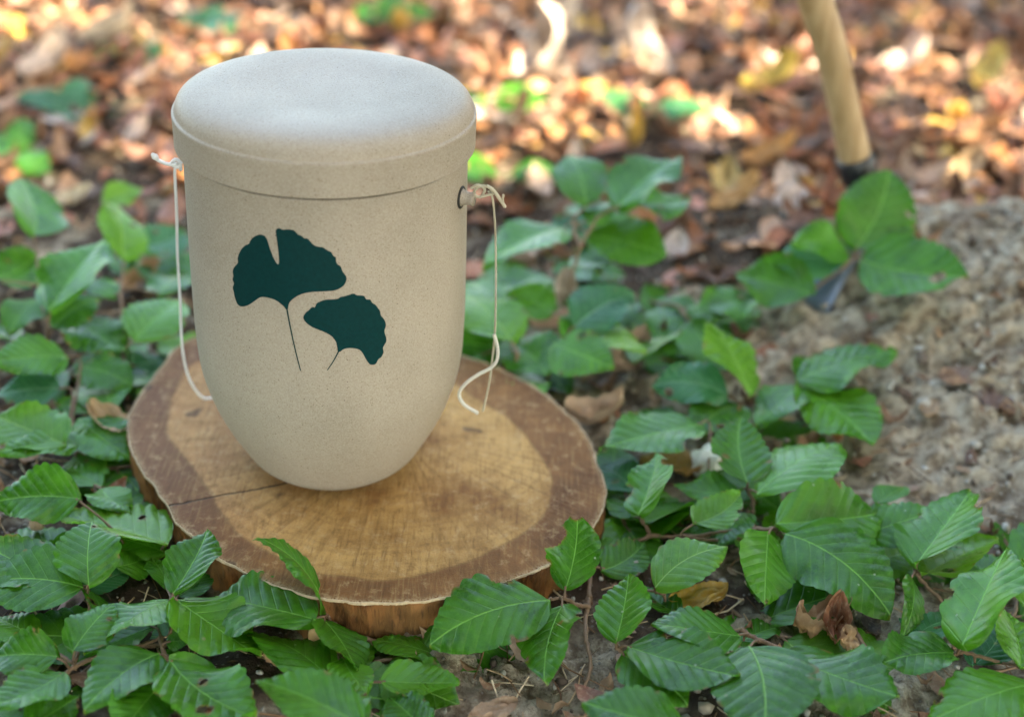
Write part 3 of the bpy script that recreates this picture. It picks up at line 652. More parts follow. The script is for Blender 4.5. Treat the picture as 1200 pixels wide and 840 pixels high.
for i, (x, y, lab) in enumerate([(-.62,.75,'a'),(-.7,1.1,'b'),(.62,.62,'c'),(.8,.85,'d'),(-.35,.42,'e'),(.25,.40,'f'),(-.75,1.5,'g'),(.55,.45,'h'),(-.6,.5,'i')]):
    wild('beech sprig growing just outside the edge of the picture', x, y, 6, .03, .14, 300+i, 'beech sprigs outside the picture')
# little plants in the blurred distance
for px, py, lab, m, hh in [(232,38,'small blurred green plant behind the urn at the upper left', LEAFB, .02),(95,12,'blurred green leaves at the top left corner', LEAFM, .05),(92,140,'blurred green leaf tuft among brown leaves left of the lid', LEAFB, .02),(150,70,'small blurred light green tuft above the left end of the lid', LEAFM, .02),(755,150,'pale blurred green leaf lying in the sunlit litter behind', LEAFB, .03),(455,40,'dim blurred green tuft above the lid', LEAFM, .03),(515,35,'blurred green tuft above the right half of the lid', LEAFM, .03),(575,125,'yellow green blurred leaf just right of the lid', LEAFM, .01),(20,190,'blurred green tuft at the left edge below the litter', LEAFM, .02),(590,215,'dark blurred leaf right of the cord lug', LEAFM, .02)]:
    q = unproj(px, py+8, 0); r = random.Random(px); root = empty('seedling', tuple(q)); tag(root, lab, 'seedling', 'distant green seedlings'); parts = []
    for i in range(r.choice((3, 4))):
        a = r.uniform(0, 6.28); L = r.uniform(.05, .075); B = np.array([0, 0, hh])+np.array([math.cos(a), math.sin(a), 0])*.008; T = B+np.array([math.cos(a), math.sin(a)*.7, r.uniform(-.2, .4)])*L; LEAFN += 1
        V, F, UV, S1, info = leaf_geo(B, T, np.array([.1, -.5, 1.0]), L*.6, (), .1, .03, .08, LEAFN, 24, 8); link('leaf', pmesh('leaf', V, F, UV, fa={'scar': S1}), m, root); parts.append(tube([(0, 0, hh*.6), B], .001, 5))
    parts.append(tube([(0, 0, -.005), (.002, 0, hh*.5), (0, 0, hh*.7)], .0014, 6)); link('stem', pmesh('stem', *cat_(parts)), STEM, root)

# ================================================================== DRY LEAVES
PAL = [((.36, .105, .030), 5), ((.46, .19, .065), 5), ((.50, .27, .15), 3), ((.56, .38, .28), 2), ((.10, .040, .022), 5), ((.20, .075, .038), 6), ((.46, .20, .14), 5), ((.60, .34, .05), 1.6), ((.28, .15, .09), 3), ((.68, .54, .46), .8)]
pw = np.array([w for _, w in PAL]); pw = pw/pw.sum(); pc = np.array([c for c, _ in PAL])
def dry_batch(X, Y, Z, Ls, az, tilt, curl, cols, nU=6, nV=4):
    n = len(X); u = np.linspace(0, 1, nU+1); v = np.linspace(-1, 1, nV+1); U, Vv = np.meshgrid(u, v, indexing='ij'); U = U.ravel(); Vv = Vv.ravel()
    w = (np.clip(U, .002, 1)**.6)*(np.clip(1-U, .002, 1)**.7)/.50*.30
    ph = RNG.uniform(0, 6.28, (n, 1)); x = (U-.5)[None]*Ls[:, None]; y = (Vv*w)[None]*Ls[:, None]*RNG.uniform(.8, 1.2, (n, 1))
    z = curl[:, None]*Ls[:, None]*((U-.5)**2*2+(Vv**2)*.35*np.sin(ph))[None if False else slice(None)] + .06*Ls[:, None]*np.sin(7*U[None]+ph)*np.cos(4*Vv[None]+ph*2)
    ca, sa = np.cos(az)[:, None], np.sin(az)[:, None]; ct, st = np.cos(tilt)[:, None], np.sin(tilt)[:, None]
    x2 = x*ct+z*st; z2 = -x*st+z*ct
    px = X[:, None]+x2*ca-y*sa; py = Y[:, None]+x2*sa+y*ca; pz = Z[:, None]+z2
    P = np.stack([px, py, pz], 2).reshape(-1, 3); idx = np.arange((nU+1)*(nV+1)).reshape(nU+1, nV+1)
    q = np.stack([idx[:-1, :-1].ravel(), idx[:-1, 1:].ravel(), idx[1:, 1:].ravel(), idx[1:, :-1].ravel()], 1)
    Q = (q[None]+(np.arange(n)*(nU+1)*(nV+1))[:, None, None]).reshape(-1, 4); Cc = np.repeat(cols, (nU+1)*(nV+1), 0)
    return P, Q, Cc
def inslice(x, y, m=.0):
    a = np.arctan2(y-SC[1], x-SC[0]); return np.hypot(x-SC[0], y-SC[1]) < np.interp(a, t_, rt_, period=2*PI)+m
LITM = mat_litter('dry_leaf_litter')
xs, ys = [], []
def dens(x, y):
    d = sstep(1.12, 1.5, y+.10*np.sin(5*x)+.12*(x > .2)); d = np.maximum(d, .10+.25*sstep(-.25, -.45, x)*sstep(.8, 1.1, y)) if False else np.maximum(d, .13)
    mm = np.clip(np.exp(-(((x-.70)/.42)**2+((y-1.13)/.26)**2))*2.0, 0, 1); return d*(1-.95*np.maximum(mm, .9*np.exp(-(((x-.36)/.16)**2+((y-1.13)/.12)**2)))*back_edge(x, y))
n = 30000; X = RNG.uniform(-2.4, 3.0, n); Y = RNG.uniform(.2, 4.6, n); keepm = (RNG.random(n) < dens(X, Y)) & ~inslice(X, Y, .02); X, Y = X[keepm], Y[keepm]; n = len(X)
Ls = RNG.uniform(.025, .062, n); Ls = np.where(Y < 1.15, Ls*.62, Ls); tilt = RNG.normal(0, .30, n)*np.clip((Y-.6)/.9, .35, 1)
Z = H0(X, Y)+.004+np.abs(tilt)*Ls*.3+RNG.uniform(0, .022, n)*sstep(1.2, 1.7, Y)
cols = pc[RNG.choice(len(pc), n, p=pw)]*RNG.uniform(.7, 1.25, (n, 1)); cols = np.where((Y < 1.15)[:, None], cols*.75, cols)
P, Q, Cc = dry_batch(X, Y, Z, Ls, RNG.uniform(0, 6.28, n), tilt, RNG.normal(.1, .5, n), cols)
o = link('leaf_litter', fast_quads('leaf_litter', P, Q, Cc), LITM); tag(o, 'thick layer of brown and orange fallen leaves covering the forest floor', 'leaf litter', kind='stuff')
n = 16000; r_ = 3.2+RNG.exponential(6, n); a = RNG.uniform(0, 6.28, n); X = r_*np.cos(a)+.3; Y = r_*np.sin(a)+1; k = (X < -2.3) | (X > 2.9) | (Y < .2) | (Y > 4.5); X, Y = X[k], Y[k]; n = len(X)
P, Q, Cc = dry_batch(X, Y, H0(X, Y)+.012, RNG.uniform(.06, .13, n), RNG.uniform(0, 6.28, n), RNG.normal(0, .3, n), RNG.normal(.1, .4, n), pc[RNG.choice(len(pc), n, p=pw)], 2, 2)
o = link('leaf_litter', fast_quads('leaf_litter', P, Q, Cc), LITM); tag(o, 'scattered brown fallen leaves thinning out far from the urn', 'leaf litter', kind='stuff')

def dry(label, px, py, L, h, az, tilt, curl, col, cr=1.3, name='dry_leaf', nU=26, nV=16, W=.62):
    q = unproj(px, py, h); r = random.Random(int(px*3+py)); V = []; UV = []
    for i in range(nU+1):
        u = i/nU; w = (max(u, .002)**.6)*(max(1-u, .002)**.65)/.50*.5*W
        for j in range(nV+1):
            v = -1+2*j/nV; x = (u-.5)*L; y = v*w*L*(1+.10*mnoise.noise((u*9, v*5, px)))
            z = curl*L*(2*(u-.5)**2)+curl*L*.55*v*v + cr*.10*L*mnoise.noise((u*4+px, v*2.5, py)) + cr*.03*L*mnoise.noise((u*14, v*9, py)) + .012*L*abs(math.sin(PI*7*(u-.3*abs(v))))
            x2 = x*math.cos(tilt)+z*math.sin(tilt); z2 = -x*math.sin(tilt)+z*math.cos(tilt); V.append((x2*math.cos(az)-y*math.sin(az), x2*math.sin(az)+y*math.cos(az), z2))
    F = [(i*(nV+1)+j, i*(nV+1)+j+1, (i+1)*(nV+1)+j+1, (i+1)*(nV+1)+j) for i in range(nU) for j in range(nV)]
    cc = [tuple(c*(1+.25*mnoise.noise((v[0]*60, v[1]*60, px))) for c in col) for v in V]
    z0 = min(v[2] for v in V)
    o = link(name, pmesh(name, [(v[0], v[1], v[2]) for v in V], F, None, cc), LITM); o.location = q; 
    tag(o, label, 'fallen leaf', 'single fallen leaves'); return o
for a in [
 ('crumpled tan dry leaf lying between twigs at the lower right', 957,737,.042,.010,.4,.1,.5,(.46,.26,.13),3.6),
 ('reddish brown curled dry leaf standing beside the forked twig at lower right', 978,731,.034,.016,1.4,-.6,.8,(.30,.12,.055),3.8),
 ('small pale dry leaf scrap hanging over the twig at lower right', 994,757,.026,.016,-1.2,.6,.3,(.56,.38,.22),3.0),
 ('yellow orange dry leaf lying under the beech leaves right of the soil patch', 818,702,.045,.008,.3,-.1,.15,(.62,.36,.06)),
 ('orange brown dry leaf left of the white chip', 790,548,.060,.008,.2,.1,.15,(.46,.25,.06)),
 ('flat brown dry leaf scrap at the bottom edge on the bare soil', 578,834,.035,.005,.5,0,.1,(.42,.26,.15)),
 ('dark brown curled dry leaf in front of the slice between green leaves', 322,778,.022,.008,.5,.4,.6,(.40,.23,.12)),
 ('round tan dry leaf rolled up left of the cut face front', 366,754,.018,.012,.9,.6,.9,(.55,.33,.14)),
 ('pale tan dry leaf on the ground at the left rim of the slice', 132,500,.050,.020,-.5,.1,.3,(.52,.34,.17)),
 ('cream blurred leaf between the seedlings at the left', 85,236,.050,.015,.2,-.3,.3,(.68,.55,.36)),
 ('orange blurred leaf beside the cord at the left', 165,330,.050,.015,.8,-.3,.3,(.50,.26,.12)),
 ('brown wrinkled dry leaf pressed into the soil of the mound', 1130,440,.050,.003,.3,0,.05,(.22,.13,.09)),
 ('dark brown dry leaf lying on the right slope of the mound', 1165,470,.045,.003,2.1,0,.05,(.17,.095,.07)),
 ('small buff leaf scrap on the lower slope of the mound', 1088,482,.030,.006,1.1,0,.2,(.42,.29,.18)),
 ('orange maple coloured leaf behind the left shoulder of the mound', 865,235,.065,.02,.4,-.5,.3,(.58,.32,.12)),
 ('yellowish leaf lying behind the mound left of the tool handle', 850,215,.060,.02,1.4,-.4,.3,(.60,.42,.15)),
 ('bright orange blurred leaf left of the tool handle', 905,185,.070,.03,.2,-.5,.3,(.62,.30,.09)),
 ('tan blurred leaf right of the tool handle', 1130,205,.075,.02,.8,-.4,.3,(.60,.38,.20)),
 ('rust coloured blurred leaf at the right edge behind the mound', 1150,165,.070,.03,.3,-.4,.3,(.48,.22,.09)),
 ('pinkish dry leaf behind the seedling right of the urn', 625,295,.055,.015,.5,-.4,.3,(.62,.42,.30)),
 ('pale blurred leaf standing near the seedling right of the urn', 662,345,.045,.02,1.7,-.8,.4,(.58,.46,.36)),
 ('salmon coloured blurred leaf behind the right rim of the slice', 655,380,.050,.015,.2,-.3,.3,(.62,.38,.28)),
 ('buff dry leaf right of the slice below the seedling', 700,492,.050,.012,.3,-.2,.5,(.48,.32,.20)),
 ('brown dry leaf behind the bluish beech leaf', 740,425,.055,.012,1.0,-.2,.4,(.40,.25,.16)),
 ('curled cream leaf upright in the distance at the top centre', 650,60,.11,.05,.6,-1.1,.5,(.52,.43,.37)),
 ('second cream leaf beside the upright one at the top centre', 675,22,.12,.06,.2,-1.2,.5,(.54,.45,.38)),
 ('whitish leaf lying below the upright cream leaves', 640,78,.09,.03,2.2,-.6,.4,(.56,.45,.38)),
 ('whitish blurred leaf right of the cream leaves at the top', 745,58,.11,.04,2.3,-.9,.4,(.54,.44,.38)),
 ('yellow blurred leaf in the sunlit litter above the mound', 910,95,.09,.03,.3,-.6,.3,(.66,.46,.08)),
 ('pale pink blurred leaf at the upper right in the sun', 1065,72,.08,.03,.3,-.6,.3,(.70,.52,.44)),
 ('bright yellow blurred leaf at the upper right', 1160,85,.08,.03,.9,-.6,.3,(.66,.50,.14)),
 ('bright buff leaf in the sunny patch left of the lid', 130,42,.10,.03,.3,-.5,.3,(.68,.52,.36)),
 ('pale leaf in the sunny patch at the top left edge', 60,75,.09,.03,1.1,-.5,.3,(.68,.52,.42)),
 ]: dry(*a)
# white chip
def lump(name, label, px, py, size, h, mat, cat, seed, sq=(1, .7, .8), amp=.35):
    bm = bmesh.new(); bmesh.ops.create_icosphere(bm, subdivisions=4, radius=1)
    for v in bm.verts:
        p = v.co.normalized(); f = 1+amp*mnoise.noise(p*1.6+Vector((seed, 0, 0)))+amp*.5*abs(mnoise.noise(p*4+Vector((0, seed, 0)))) + .05*mnoise.noise(p*14)
        q = p*f; v.co = Vector((q.x*sq[0], q.y*sq[1], q.z*sq[2]))*size
    me = bpy.data.meshes.new(name); bm.to_mesh(me); bm.free(); o = link(name, me, mat); o.location = unproj(px, py, h); tag(o, label, cat); return o
lump('chalk_chip', 'rough white chip of chalk or bark among the beech leaves right of the slice', 829,541,.0130,.014, mat_simple('white_chalk', (.86,.83,.78), .8, .2, .18, 260, .6), 'stone', 3.3, (.95, .6, 1.1), .38)
lump('snail_shell', 'small tan rounded shell in the leaves at the left edge', 43,612,.0055,.015, mat_simple('tan_shell', (.42,.28,.19), .5, .4, .3, 300, .2), 'shell', 1.3, (1, .8, 1.2), .2)
# loose twigs
def twig(label, pts, r=.0018):
    P = [unproj(x, y, h) for x, y, h in pts]; o0 = P[0]; c = curve([p-o0 for p in P], 8)
    c = [p+np.array([random.uniform(-1, 1) for _ in range(3)])*.0004 for p in c]; n = len(c)
    V, F = tube(c, [r*(1-.4*i/n)*(1+.15*math.sin(i*1.7)) for i in range(n)], 9, .10); o = link('twig', pmesh('twig', V, F), TWIG); o.location = o0; tag(o, label, 'twig', 'loose twigs')
twig('bare brown twig running down beside the dry leaves at the lower right', [(986,716,.010),(1000,738,.010),(1015,762,.010),(1026,790,.006)], .0026)
twig('thin curved twig on the soil left of the broad leaf', [(945,700,.006),(962,708,.008),(985,712,.008)], .0010)
twig('thin brown twig crossing the grass green leaves at the bottom right corner', [(1110,800,.006),(1140,792,.010),(1210,778,.012)], .0014)
twig('thin root lying across the lower slope of the mound', [(930,390,.002),(926,410,.004),(915,432,.003),(905,452,.002)], .0012)
twig('short curved twig on the mound below the ridged leaves', [(1050,502,.003),(1040,512,.004),(1022,520,.003)], .0012)
twig('long dark twig lying in the litter left behind the lid', [(120,125,.02),(160,135,.02),(205,150,.02)], .006)
twig('thick dark branch lying across the litter at the upper left', [(100,118,.01),(40,108,.01),(-40,120,.01)], .010)
twig('dark branch lying in the litter at the top centre', [(690,118,.01),(760,20,.01),(840,-5,.01)], .014)

# crumbs of soil, gravel, needles
def scatter_pts(n, fn):
    X = RNG.uniform(-.75, 1.15, n); Y = RNG.uniform(.42, 1.75, n); k = (RNG.random(n) < fn(X, Y)) & ~inslice(X, Y, .004); return X[k], Y[k]
ico = bmesh.new(); bmesh.ops.create_icosphere(ico, subdivisions=1, radius=1); iv = np.array([v.co[:] for v in ico.verts]); iF = np.array([[v.index for v in f.verts] for f in ico.faces]); ico.free()
def mm(x, y): return np.clip(np.exp(-(((x-.70)/.42)**2+((y-1.16)/.26)**2))*1.7, 0, 1)*back_edge(x, y)
X, Y = scatter_pts(42000, lambda x, y: .22+.75*mm(x, y)); n = len(X); R = RNG.gamma(1.7, .00078, n)+.0004; R = np.minimum(R, .0075)
P = iv[None]*R[:, None, None]*RNG.uniform(.6, 1.3, (n, 1, 3))*(1+RNG.uniform(-.22, .22, (n, len(iv), 1)))
P[:, :, 0] += X[:, None]; P[:, :, 1] += Y[:, None]
P[:, :, 2] += np.array([hg(a, b) for a, b in zip(X, Y)])[:, None]+R[:, None]*.3+RNG.uniform(-.001, .002, (n, 1))
gc = np.array([(.34,.30,.24),(.28,.23,.17),(.42,.38,.32),(.16,.12,.09),(.10,.07,.05),(.50,.47,.42)]); cg = gc[RNG.choice(6, n, p=[.3,.25,.15,.14,.11,.05])]
Q = (iF[None]+(np.arange(n)*len(iv))[:, None, None]).reshape(-1, 3)
kk = N('gravel_crumbs'); cc = kk.n('Attribute', attribute_name='Col').outputs['Color']; GM = kk.fin(cc, .85, kk.bump(kk.noise(900, 2, kk.obj()), .4, .0005), .25)
o = link('gravel', fast_quads('gravel', P.reshape(-1, 3), Q, np.repeat(cg, len(iv), 0)), GM, smooth=False); tag(o, 'grains of sand, crumbs of earth and small gravel on the soil', 'gravel', kind='stuff')
X, Y = scatter_pts(9000, lambda x, y: np.where(y < 1.2, .5, .2)*(1-.8*mm(x, y))*(1+1.0*np.exp(-((x+.01)/.18)**2-((y-.66)/.1)**2))); n = len(X)
Ln = RNG.uniform(.005, .018, n); az = RNG.uniform(0, 6.28, n); til = RNG.normal(0, .25, n); rr = RNG.uniform(.0003, .0008, n); Pn = []
zz = np.array([hg(a, b) for a, b in zip(X, Y)])+.0015+RNG.uniform(0, .004, n)
dx = np.stack([np.cos(az)*np.cos(til), np.sin(az)*np.cos(til), np.sin(til)], 1); sx = np.stack([-np.sin(az), np.cos(az), 0*az], 1); ux = np.cross(dx, sx)
Cn = np.stack([X, Y, zz], 1); vs = []
bow = RNG.normal(0, .12, (n, 1))
for e in (-1, 0, 1):
    for kx in range(3):
        w = 2*PI*kx/3; vs.append(Cn+dx*(e*Ln)[:, None]+sx*(1-abs(e))*Ln[:, None]*bow+(sx*math.cos(w)+ux*math.sin(w))*rr[:, None])
P = np.stack(vs, 1); q = np.array([[a*3+b, a*3+(b+1) % 3, (a+1)*3+(b+1) % 3, (a+1)*3+b] for a in (0, 1) for b in range(3)])
Q = (q[None]+(np.arange(n)*9)[:, None, None]).reshape(-1, 4)
nc = np.array([(.46,.31,.17),(.28,.15,.075),(.12,.065,.035),(.60,.46,.30)]); cn = nc[RNG.choice(4, n, p=[.32,.26,.24,.18])]
o = link('dead_needles', fast_quads('dead_needles', P.reshape(-1, 3), Q, np.repeat(cn, 9, 0)), GM, smooth=False); tag(o, 'brown needles and bits of stalk strewn over the soil', 'needles', kind='stuff')
# small scraps of rotted leaf near the camera
X, Y = scatter_pts(5200, lambda x, y: np.where(y < 1.25, .5, .1)*(1-.35*mm(x, y))); n = len(X)
cols = np.array([(.24,.12,.06),(.13,.065,.035),(.36,.22,.12),(.07,.035,.02)])[RNG.choice(4, n)]
P, Q, Cc = dry_batch(X, Y, np.array([hg(a, b) for a, b in zip(X, Y)])+.003, RNG.uniform(.007, .022, n), RNG.uniform(0, 6.28, n), RNG.normal(0, .35, n), RNG.normal(.1, .6, n), cols, 3, 3)
o = link('leaf_scraps', fast_quads('leaf_scraps', P, Q, Cc), LITM); tag(o, 'small scraps of rotting leaf strewn over the soil', 'leaf scraps', kind='stuff')

# ================================================================== TOOL
q = unproj(1003, 205, 0.0); d3 = None
q = unproj(1003, 187, .075); yb = q[1]
Pb = at_depth(1002, 187, yb); Pt = at_depth(955, 0, yb-.01); Pm = at_depth(983, 100, yb-.004)
zd = (Pt-Pb)/np.linalg.norm(Pt-Pb); Pe = Pt+zd*.95+np.array([-.06, 0, .0]); P0 = Pb-zd*.10
tool = empty('garden_tool', tuple(Pb)); tag(tool, 'wooden handled digging tool with a black collar leaning on top of the mound', 'tool')
c = curve([Pb, Pm, Pt, (Pt+Pe)/2+np.array([-.01, 0, 0]), Pe], 10); n = len(c)
V, F = tube(c, [.0158-.0012*math.sin(PI*min(1, i/20)) for i in range(n)], 24); link('handle', pmesh('handle', [v-Pb for v in V], F), mat_wood_handle(), tool)
V, F = tube([Pb+zd*.004, Pb+zd*.002, Pb-zd*.020, Pb-zd*.022], [.0162, .0176, .0180, .0168], 24); link('collar', pmesh('collar', [v-Pb for v in V], F), mat_simple('black_rubber', (.015,.015,.018), .4, .5), tool)
STEEL = mat_simple('worn_steel', (.16,.20,.26), .35, .5, .3, 80, .1, .7)
A1 = unproj(1006, 246, .040); A2 = unproj(994, 292, .022); A3 = unproj(958, 343, .006)
c = curve([Pb-zd*.020, (Pb-zd*.05)*.5+A1*.5, A1, A2], 6); n = len(c)
V, F = tube(c, [.0150-.006*i/n for i in range(n)], 20); link('socket', pmesh('socket', [v-Pb for v in V], F), STEEL, tool)
ax = (A3-A2)/np.linalg.norm(A3-A2); sd_ = np.cross(ax, [0, 0, 1.0]); sd_ /= np.linalg.norm(sd_); un = np.cross(sd_, ax); V = []; F = []
for i in range(9):
    t = i/8; p = A2-ax*.004+(A3+ax*.02-A2)*t; w = .012+.010*t; h_ = .006*(1-t)+.0012
    for a in range(12): q_ = 2*PI*a/12; V.append(p+sd_*w*math.cos(q_)+un*h_*math.sin(q_)-Pb)
for i in range(8):
    for a in range(12): F.append((i*12+a, i*12+(a+1) % 12, (i+1)*12+(a+1) % 12, (i+1)*12+a))
F.append(tuple(range(12))[::-1]); F.append(tuple(range(96, 108))); link('blade', pmesh('blade', V, F), STEEL, tool)

# ================================================================== UNSEEN TREES (added and shaped to steer shade and sky light)
EL, SA = math.radians(50), math.radians(122)                     # sun elevation, azimuth clockwise from +y
sd = np.array([math.sin(SA)*math.cos(EL), math.cos(SA)*math.cos(EL), math.sin(EL)])
CROWNM = mat_simple('canopy_leaf', (.05, .14, .03), .5, .4, .3, 5)
def crown_tree(label, trunk_xy, gpts, hs, n, size, rr):  # unseen tree; crown leaves placed by where their shadows should fall
    r = np.random.default_rng(rr); X, Y = gpts(n, r); n = len(X); h = r.uniform(hs[0], hs[1], n); c3 = np.stack([X, Y, 0*X], 1)+sd[None]*(h/sd[2])[:, None]
    nn = r.normal(0, 1, (n, 3))*.55+np.array([0, 0, 1]); nn /= np.linalg.norm(nn, axis=1)[:, None]; a = r.normal(0, 1, (n, 3)); a -= nn*(a*nn).sum(1)[:, None]; a /= np.linalg.norm(a, axis=1)[:, None]; b = np.cross(nn, a)
    L = (size*r.uniform(.7, 1.3, n))[:, None]
    P = np.stack([c3-a*L*.5, c3-b*L*.3, c3+a*L*.12-b*L*.28, c3+a*L*.5, c3+a*L*.12+b*L*.28, c3-b*-L*.3], 1).reshape(-1, 3); Q = np.arange(n*6).reshape(n, 6)
    root = empty('added_shade_beech', (trunk_xy[0], trunk_xy[1], 0)); tag(root, label, 'tree'); o0 = np.array([trunk_xy[0], trunk_xy[1], 0])
    link('crown', fast_quads('crown', P-o0, Q), CROWNM, root, False)
    cen = c3.mean(0)-o0; parts = [tube(curve([(0, 0, -.1), (.03, .02, 1.2), (0, .05, 2.6), (cen[0]*.15, cen[1]*.15, cen[2]-.2)], 8), [.16-.10*i/24 for i in range(25)], 12, .04)]
    for k_ in range(14):
        e = c3[r.integers(n)]-o0; s0 = np.array([0, .03, r.uniform(1.8, max(2.2, cen[2]-.6))]); parts.append(tube(curve([s0, s0*.5+e*.5+np.array([0, 0, .15]), e], 6), [.035-.03*i/12 for i in range(13)], 6))
    link('trunk', pmesh('trunk', *cat_(parts)), BARK2, root)
BARK2 = mat_simple('smooth_grey_bark', (.20, .19, .17), .8, .2, .25, 14, .3)
def shade_fg(n, r):
    X = r.uniform(-1.4, 1.9, n); Y = r.uniform(-.6, 1.75, n)
    edge = 1.30+.12*np.sin(3.1*X+.5)+.06*np.sin(9*X); d = 1-sstep(0, .22, Y-edge)
    nz = np.array([mnoise.noise((x*2.6, y*2.6, 5.0)) for x, y in zip(X, Y)]); gap = np.where(nz > .34, .55, 1.0)
    k = r.random(n) < d*gap; return X[k], Y[k]
crown_tree('unseen beech tree behind the camera, crown shaped to shade the urn', (4.6, -3.2), shade_fg, (3.4, 4.6), 17000, .11, 5)
def shade_bg(n, r):
    X = r.uniform(-2.2, 3.0, n); Y = r.uniform(1.3, 5.0, n)
    nz = np.array([mnoise.noise((x*1.6+3, y*1.6, 9.0))+.5*mnoise.noise((x*4, y*4, 2.0)) for x, y in zip(X, Y)])
    patch = np.exp(-((X-.55)/.8)**2-((Y-1.82)/.33)**2)+.9*np.exp(-((X+.85)/.25)**2-((Y-1.95)/.22)**2)
    k = r.random(n) < np.clip(.72-1.2*nz-1.0*patch, 0.0, 1); return X[k], Y[k]
crown_tree('unseen beech tree to the right, thin crown shaped to dapple the litter', (6.4, -1.6), shade_bg, (4.2, 5.4), 17000, .12, 8)

# unseen young beeches added to block sky light, leaving the back left open
def ring_tree(label, az, dist, zc, R, n, size, seed):
    r = np.random.default_rng(seed); x0, y0 = dist*math.sin(az), .8+dist*math.cos(az); p = r.normal(0, 1, (n, 3)); p /= np.linalg.norm(p, axis=1)[:, None]; p *= (r.uniform(.25, 1, (n, 1))**.5)
    lob = 1+.25*np.sin(p[:, :1]*5+seed)*np.cos(p[:, 2:]*6+seed); p = p*lob*np.array([R, R, zc*.82]); c3 = p+np.array([0, 0, zc]); W_ = c3+np.array([x0, y0, 0])
    sh = W_-sd[None]*(W_[:, 2:]/sd[2]); lit = (sh[:, 1] > 1.32) & (sh[:, 0] > -2.0) & (sh[:, 0] < 2.6) & (sh[:, 1] < 2.7); kp = (~lit | (r.random(n) < .04)) & (W_[:, 2] > .25) & ((np.abs(W_[:, 0]) > 1.0) | (W_[:, 2] > 2.0)); c3 = c3[kp]; n = len(c3)  # leaves that would shade the sunlit litter are thinned out
    nn = r.normal(0, 1, (n, 3))*.6+np.array([0, 0, .8]); nn /= np.linalg.norm(nn, axis=1)[:, None]; a = r.normal(0, 1, (n, 3)); a -= nn*(a*nn).sum(1)[:, None]; a /= np.linalg.norm(a, axis=1)[:, None]; b = np.cross(nn, a); L = (size*r.uniform(.7, 1.3, n))[:, None]
    P = np.stack([c3-a*L*.5, c3-a*L*.1-b*L*.3, c3+a*L*.2-b*L*.26, c3+a*L*.5, c3+a*L*.2+b*L*.26, c3-a*L*.1+b*L*.3], 1).reshape(-1, 3)
    root = empty('added_screen_beech', (x0, y0, 0)); tag(root, label, 'tree'); link('crown', fast_quads('crown', P, np.arange(n*6).reshape(n, 6)), CROWNM, root, False)
    parts = [tube(curve([(0, 0, -.1), (.03, .02, zc*.6), (0, .05, zc*1.6)], 8), [.06-.05*i/16 for i in range(17)], 10, .04)]
    for k_ in range(12):
        e = c3[r.integers(n)]; s0 = np.array([.01, .02, r.uniform(.4, zc*1.2)]); parts.append(tube(curve([s0, s0*.5+e*.5, e], 6), [.014-.011*i/12 for i in range(13)], 6))
    link('trunk', pmesh('trunk', *cat_(parts)), BARK2, root)
def over_(n, r):
    X = r.uniform(-2.2, 2.4, n); Y = r.uniform(-2.2, 1.9, n); nz = np.array([mnoise.noise((x*1.1+7, y*1.1, 3.0)) for x, y in zip(X, Y)]); k = r.random(n) < np.clip(.6-1.2*nz, .1, 1)
    return X[k], Y[k]
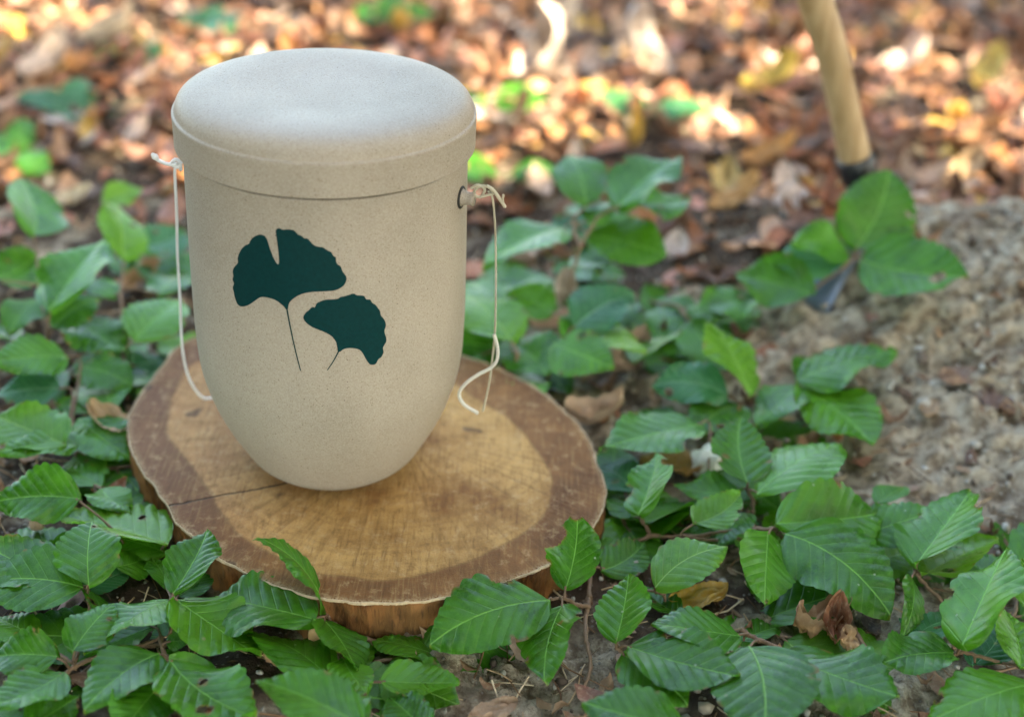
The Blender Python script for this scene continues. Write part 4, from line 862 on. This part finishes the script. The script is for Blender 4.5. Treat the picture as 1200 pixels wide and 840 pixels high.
def overhead(label):  # unseen tree added to dim the sky light from above
    r = np.random.default_rng(77); X, Y = over_(7000, r); n = len(X); Z = r.uniform(3.6, 4.8, n); c3 = np.stack([X, Y, Z], 1)
    sh = c3-sd[None]*(c3[:, 2:]/sd[2]); kp = ~((sh[:, 1] > 1.32) & (sh[:, 1] < 2.7) & (sh[:, 0] > -2) & (sh[:, 0] < 2.6)); c3 = c3[kp]; n = len(c3)
    nn = r.normal(0, 1, (n, 3))*.4+np.array([0, 0, 1.0]); nn /= np.linalg.norm(nn, axis=1)[:, None]; a = r.normal(0, 1, (n, 3)); a -= nn*(a*nn).sum(1)[:, None]; a /= np.linalg.norm(a, axis=1)[:, None]; b = np.cross(nn, a); L = (.13*r.uniform(.7, 1.3, n))[:, None]
    x0, y0 = -2.9, -1.6; P = np.stack([c3-a*L*.5, c3-a*L*.1-b*L*.3, c3+a*L*.2-b*L*.26, c3+a*L*.5, c3+a*L*.2+b*L*.26, c3-a*L*.1+b*L*.3], 1).reshape(-1, 3)-np.array([x0, y0, 0])
    root = empty('added_shade_beech', (x0, y0, 0)); tag(root, label, 'tree'); link('crown', fast_quads('crown', P, np.arange(n*6).reshape(n, 6)), CROWNM, root, False)
    parts = [tube(curve([(0, 0, -.1), (.03, .02, 1.5), (.1, .05, 3.0), (.5, .4, 4.4)], 8), [.17-.11*i/24 for i in range(25)], 12, .04)]
    for k_ in range(16):
        e = c3[r.integers(n)]-np.array([x0, y0, 0]); s0 = np.array([.1, .05, r.uniform(2.4, 3.2)]); parts.append(tube(curve([s0, s0*.5+e*.5+np.array([0, 0, .2]), e], 6), [.035-.03*i/12 for i in range(13)], 6))
    link('trunk', pmesh('trunk', *cat_(parts)), BARK2, root)
overhead('large unseen beech behind on the left, added to dim the sky above')
for i, (az, di, zc, R, lab) in enumerate([(52,3.6,1.7,1.0,'added young beech beyond the mound outside the right edge, blocking sky light'),(80,3.0,2.2,1.2,'added young beech right of the mound outside the picture, blocking sky light'),(108,3.0,2.4,1.3,'added young beech to the right of the camera, blocking sky light'),(140,3.2,2.5,1.4,'added young beech behind the right shoulder of the photographer, blocking sky light'),(172,3.4,2.5,1.5,'added young beech straight behind the photographer, blocking sky light'),(205,3.2,2.4,1.4,'added young beech behind the left shoulder of the photographer, blocking sky light'),(238,3.2,2.2,1.4,'added young beech to the left of the camera, blocking sky light'),(268,3.3,2.0,1.3,'added young beech left of the urn outside the picture, blocking sky light'),(28,4.6,1.8,1.0,'added young beech far beyond the tool handle above the picture, blocking sky light')]):
    ring_tree(lab, math.radians(az), di, zc, R, 6000, .16, 40+i)

# ================================================================== LIGHT
w = bpy.data.worlds.new('World'); sc.world = w; w.use_nodes = True; nt = w.node_tree; bg = nt.nodes['Background']
sky = nt.nodes.new('ShaderNodeTexSky'); sky.sky_type = 'NISHITA'; sky.sun_disc = False; sky.sun_elevation = EL; sky.sun_rotation = SA; sky.air_density = 1.0; sky.dust_density = 2.5; sky.ozone_density = 1.0
nt.links.new(sky.outputs[0], bg.inputs[0]); bg.inputs[1].default_value = 0.15
sl = bpy.data.lights.new('sun', 'SUN'); sl.energy = 3.9; sl.angle = math.radians(.53); sl.color = (1, .93, .82); so = bpy.data.objects.new('sun', sl); C.objects.link(so)
so.rotation_euler = Vector(tuple(sd)).to_track_quat('Z', 'Y').to_euler()
sc.render.engine = 'CYCLES'
sc.view_settings.view_transform = 'Standard'; sc.view_settings.look = 'None'; sc.view_settings.gamma = 1; sc.view_settings.exposure = 3.45; sc.view_settings.use_white_balance = True; sc.view_settings.white_balance_temperature = 7500; sc.view_settings.white_balance_tint = 3
sc.render.resolution_x = 1024; sc.render.resolution_y = 716
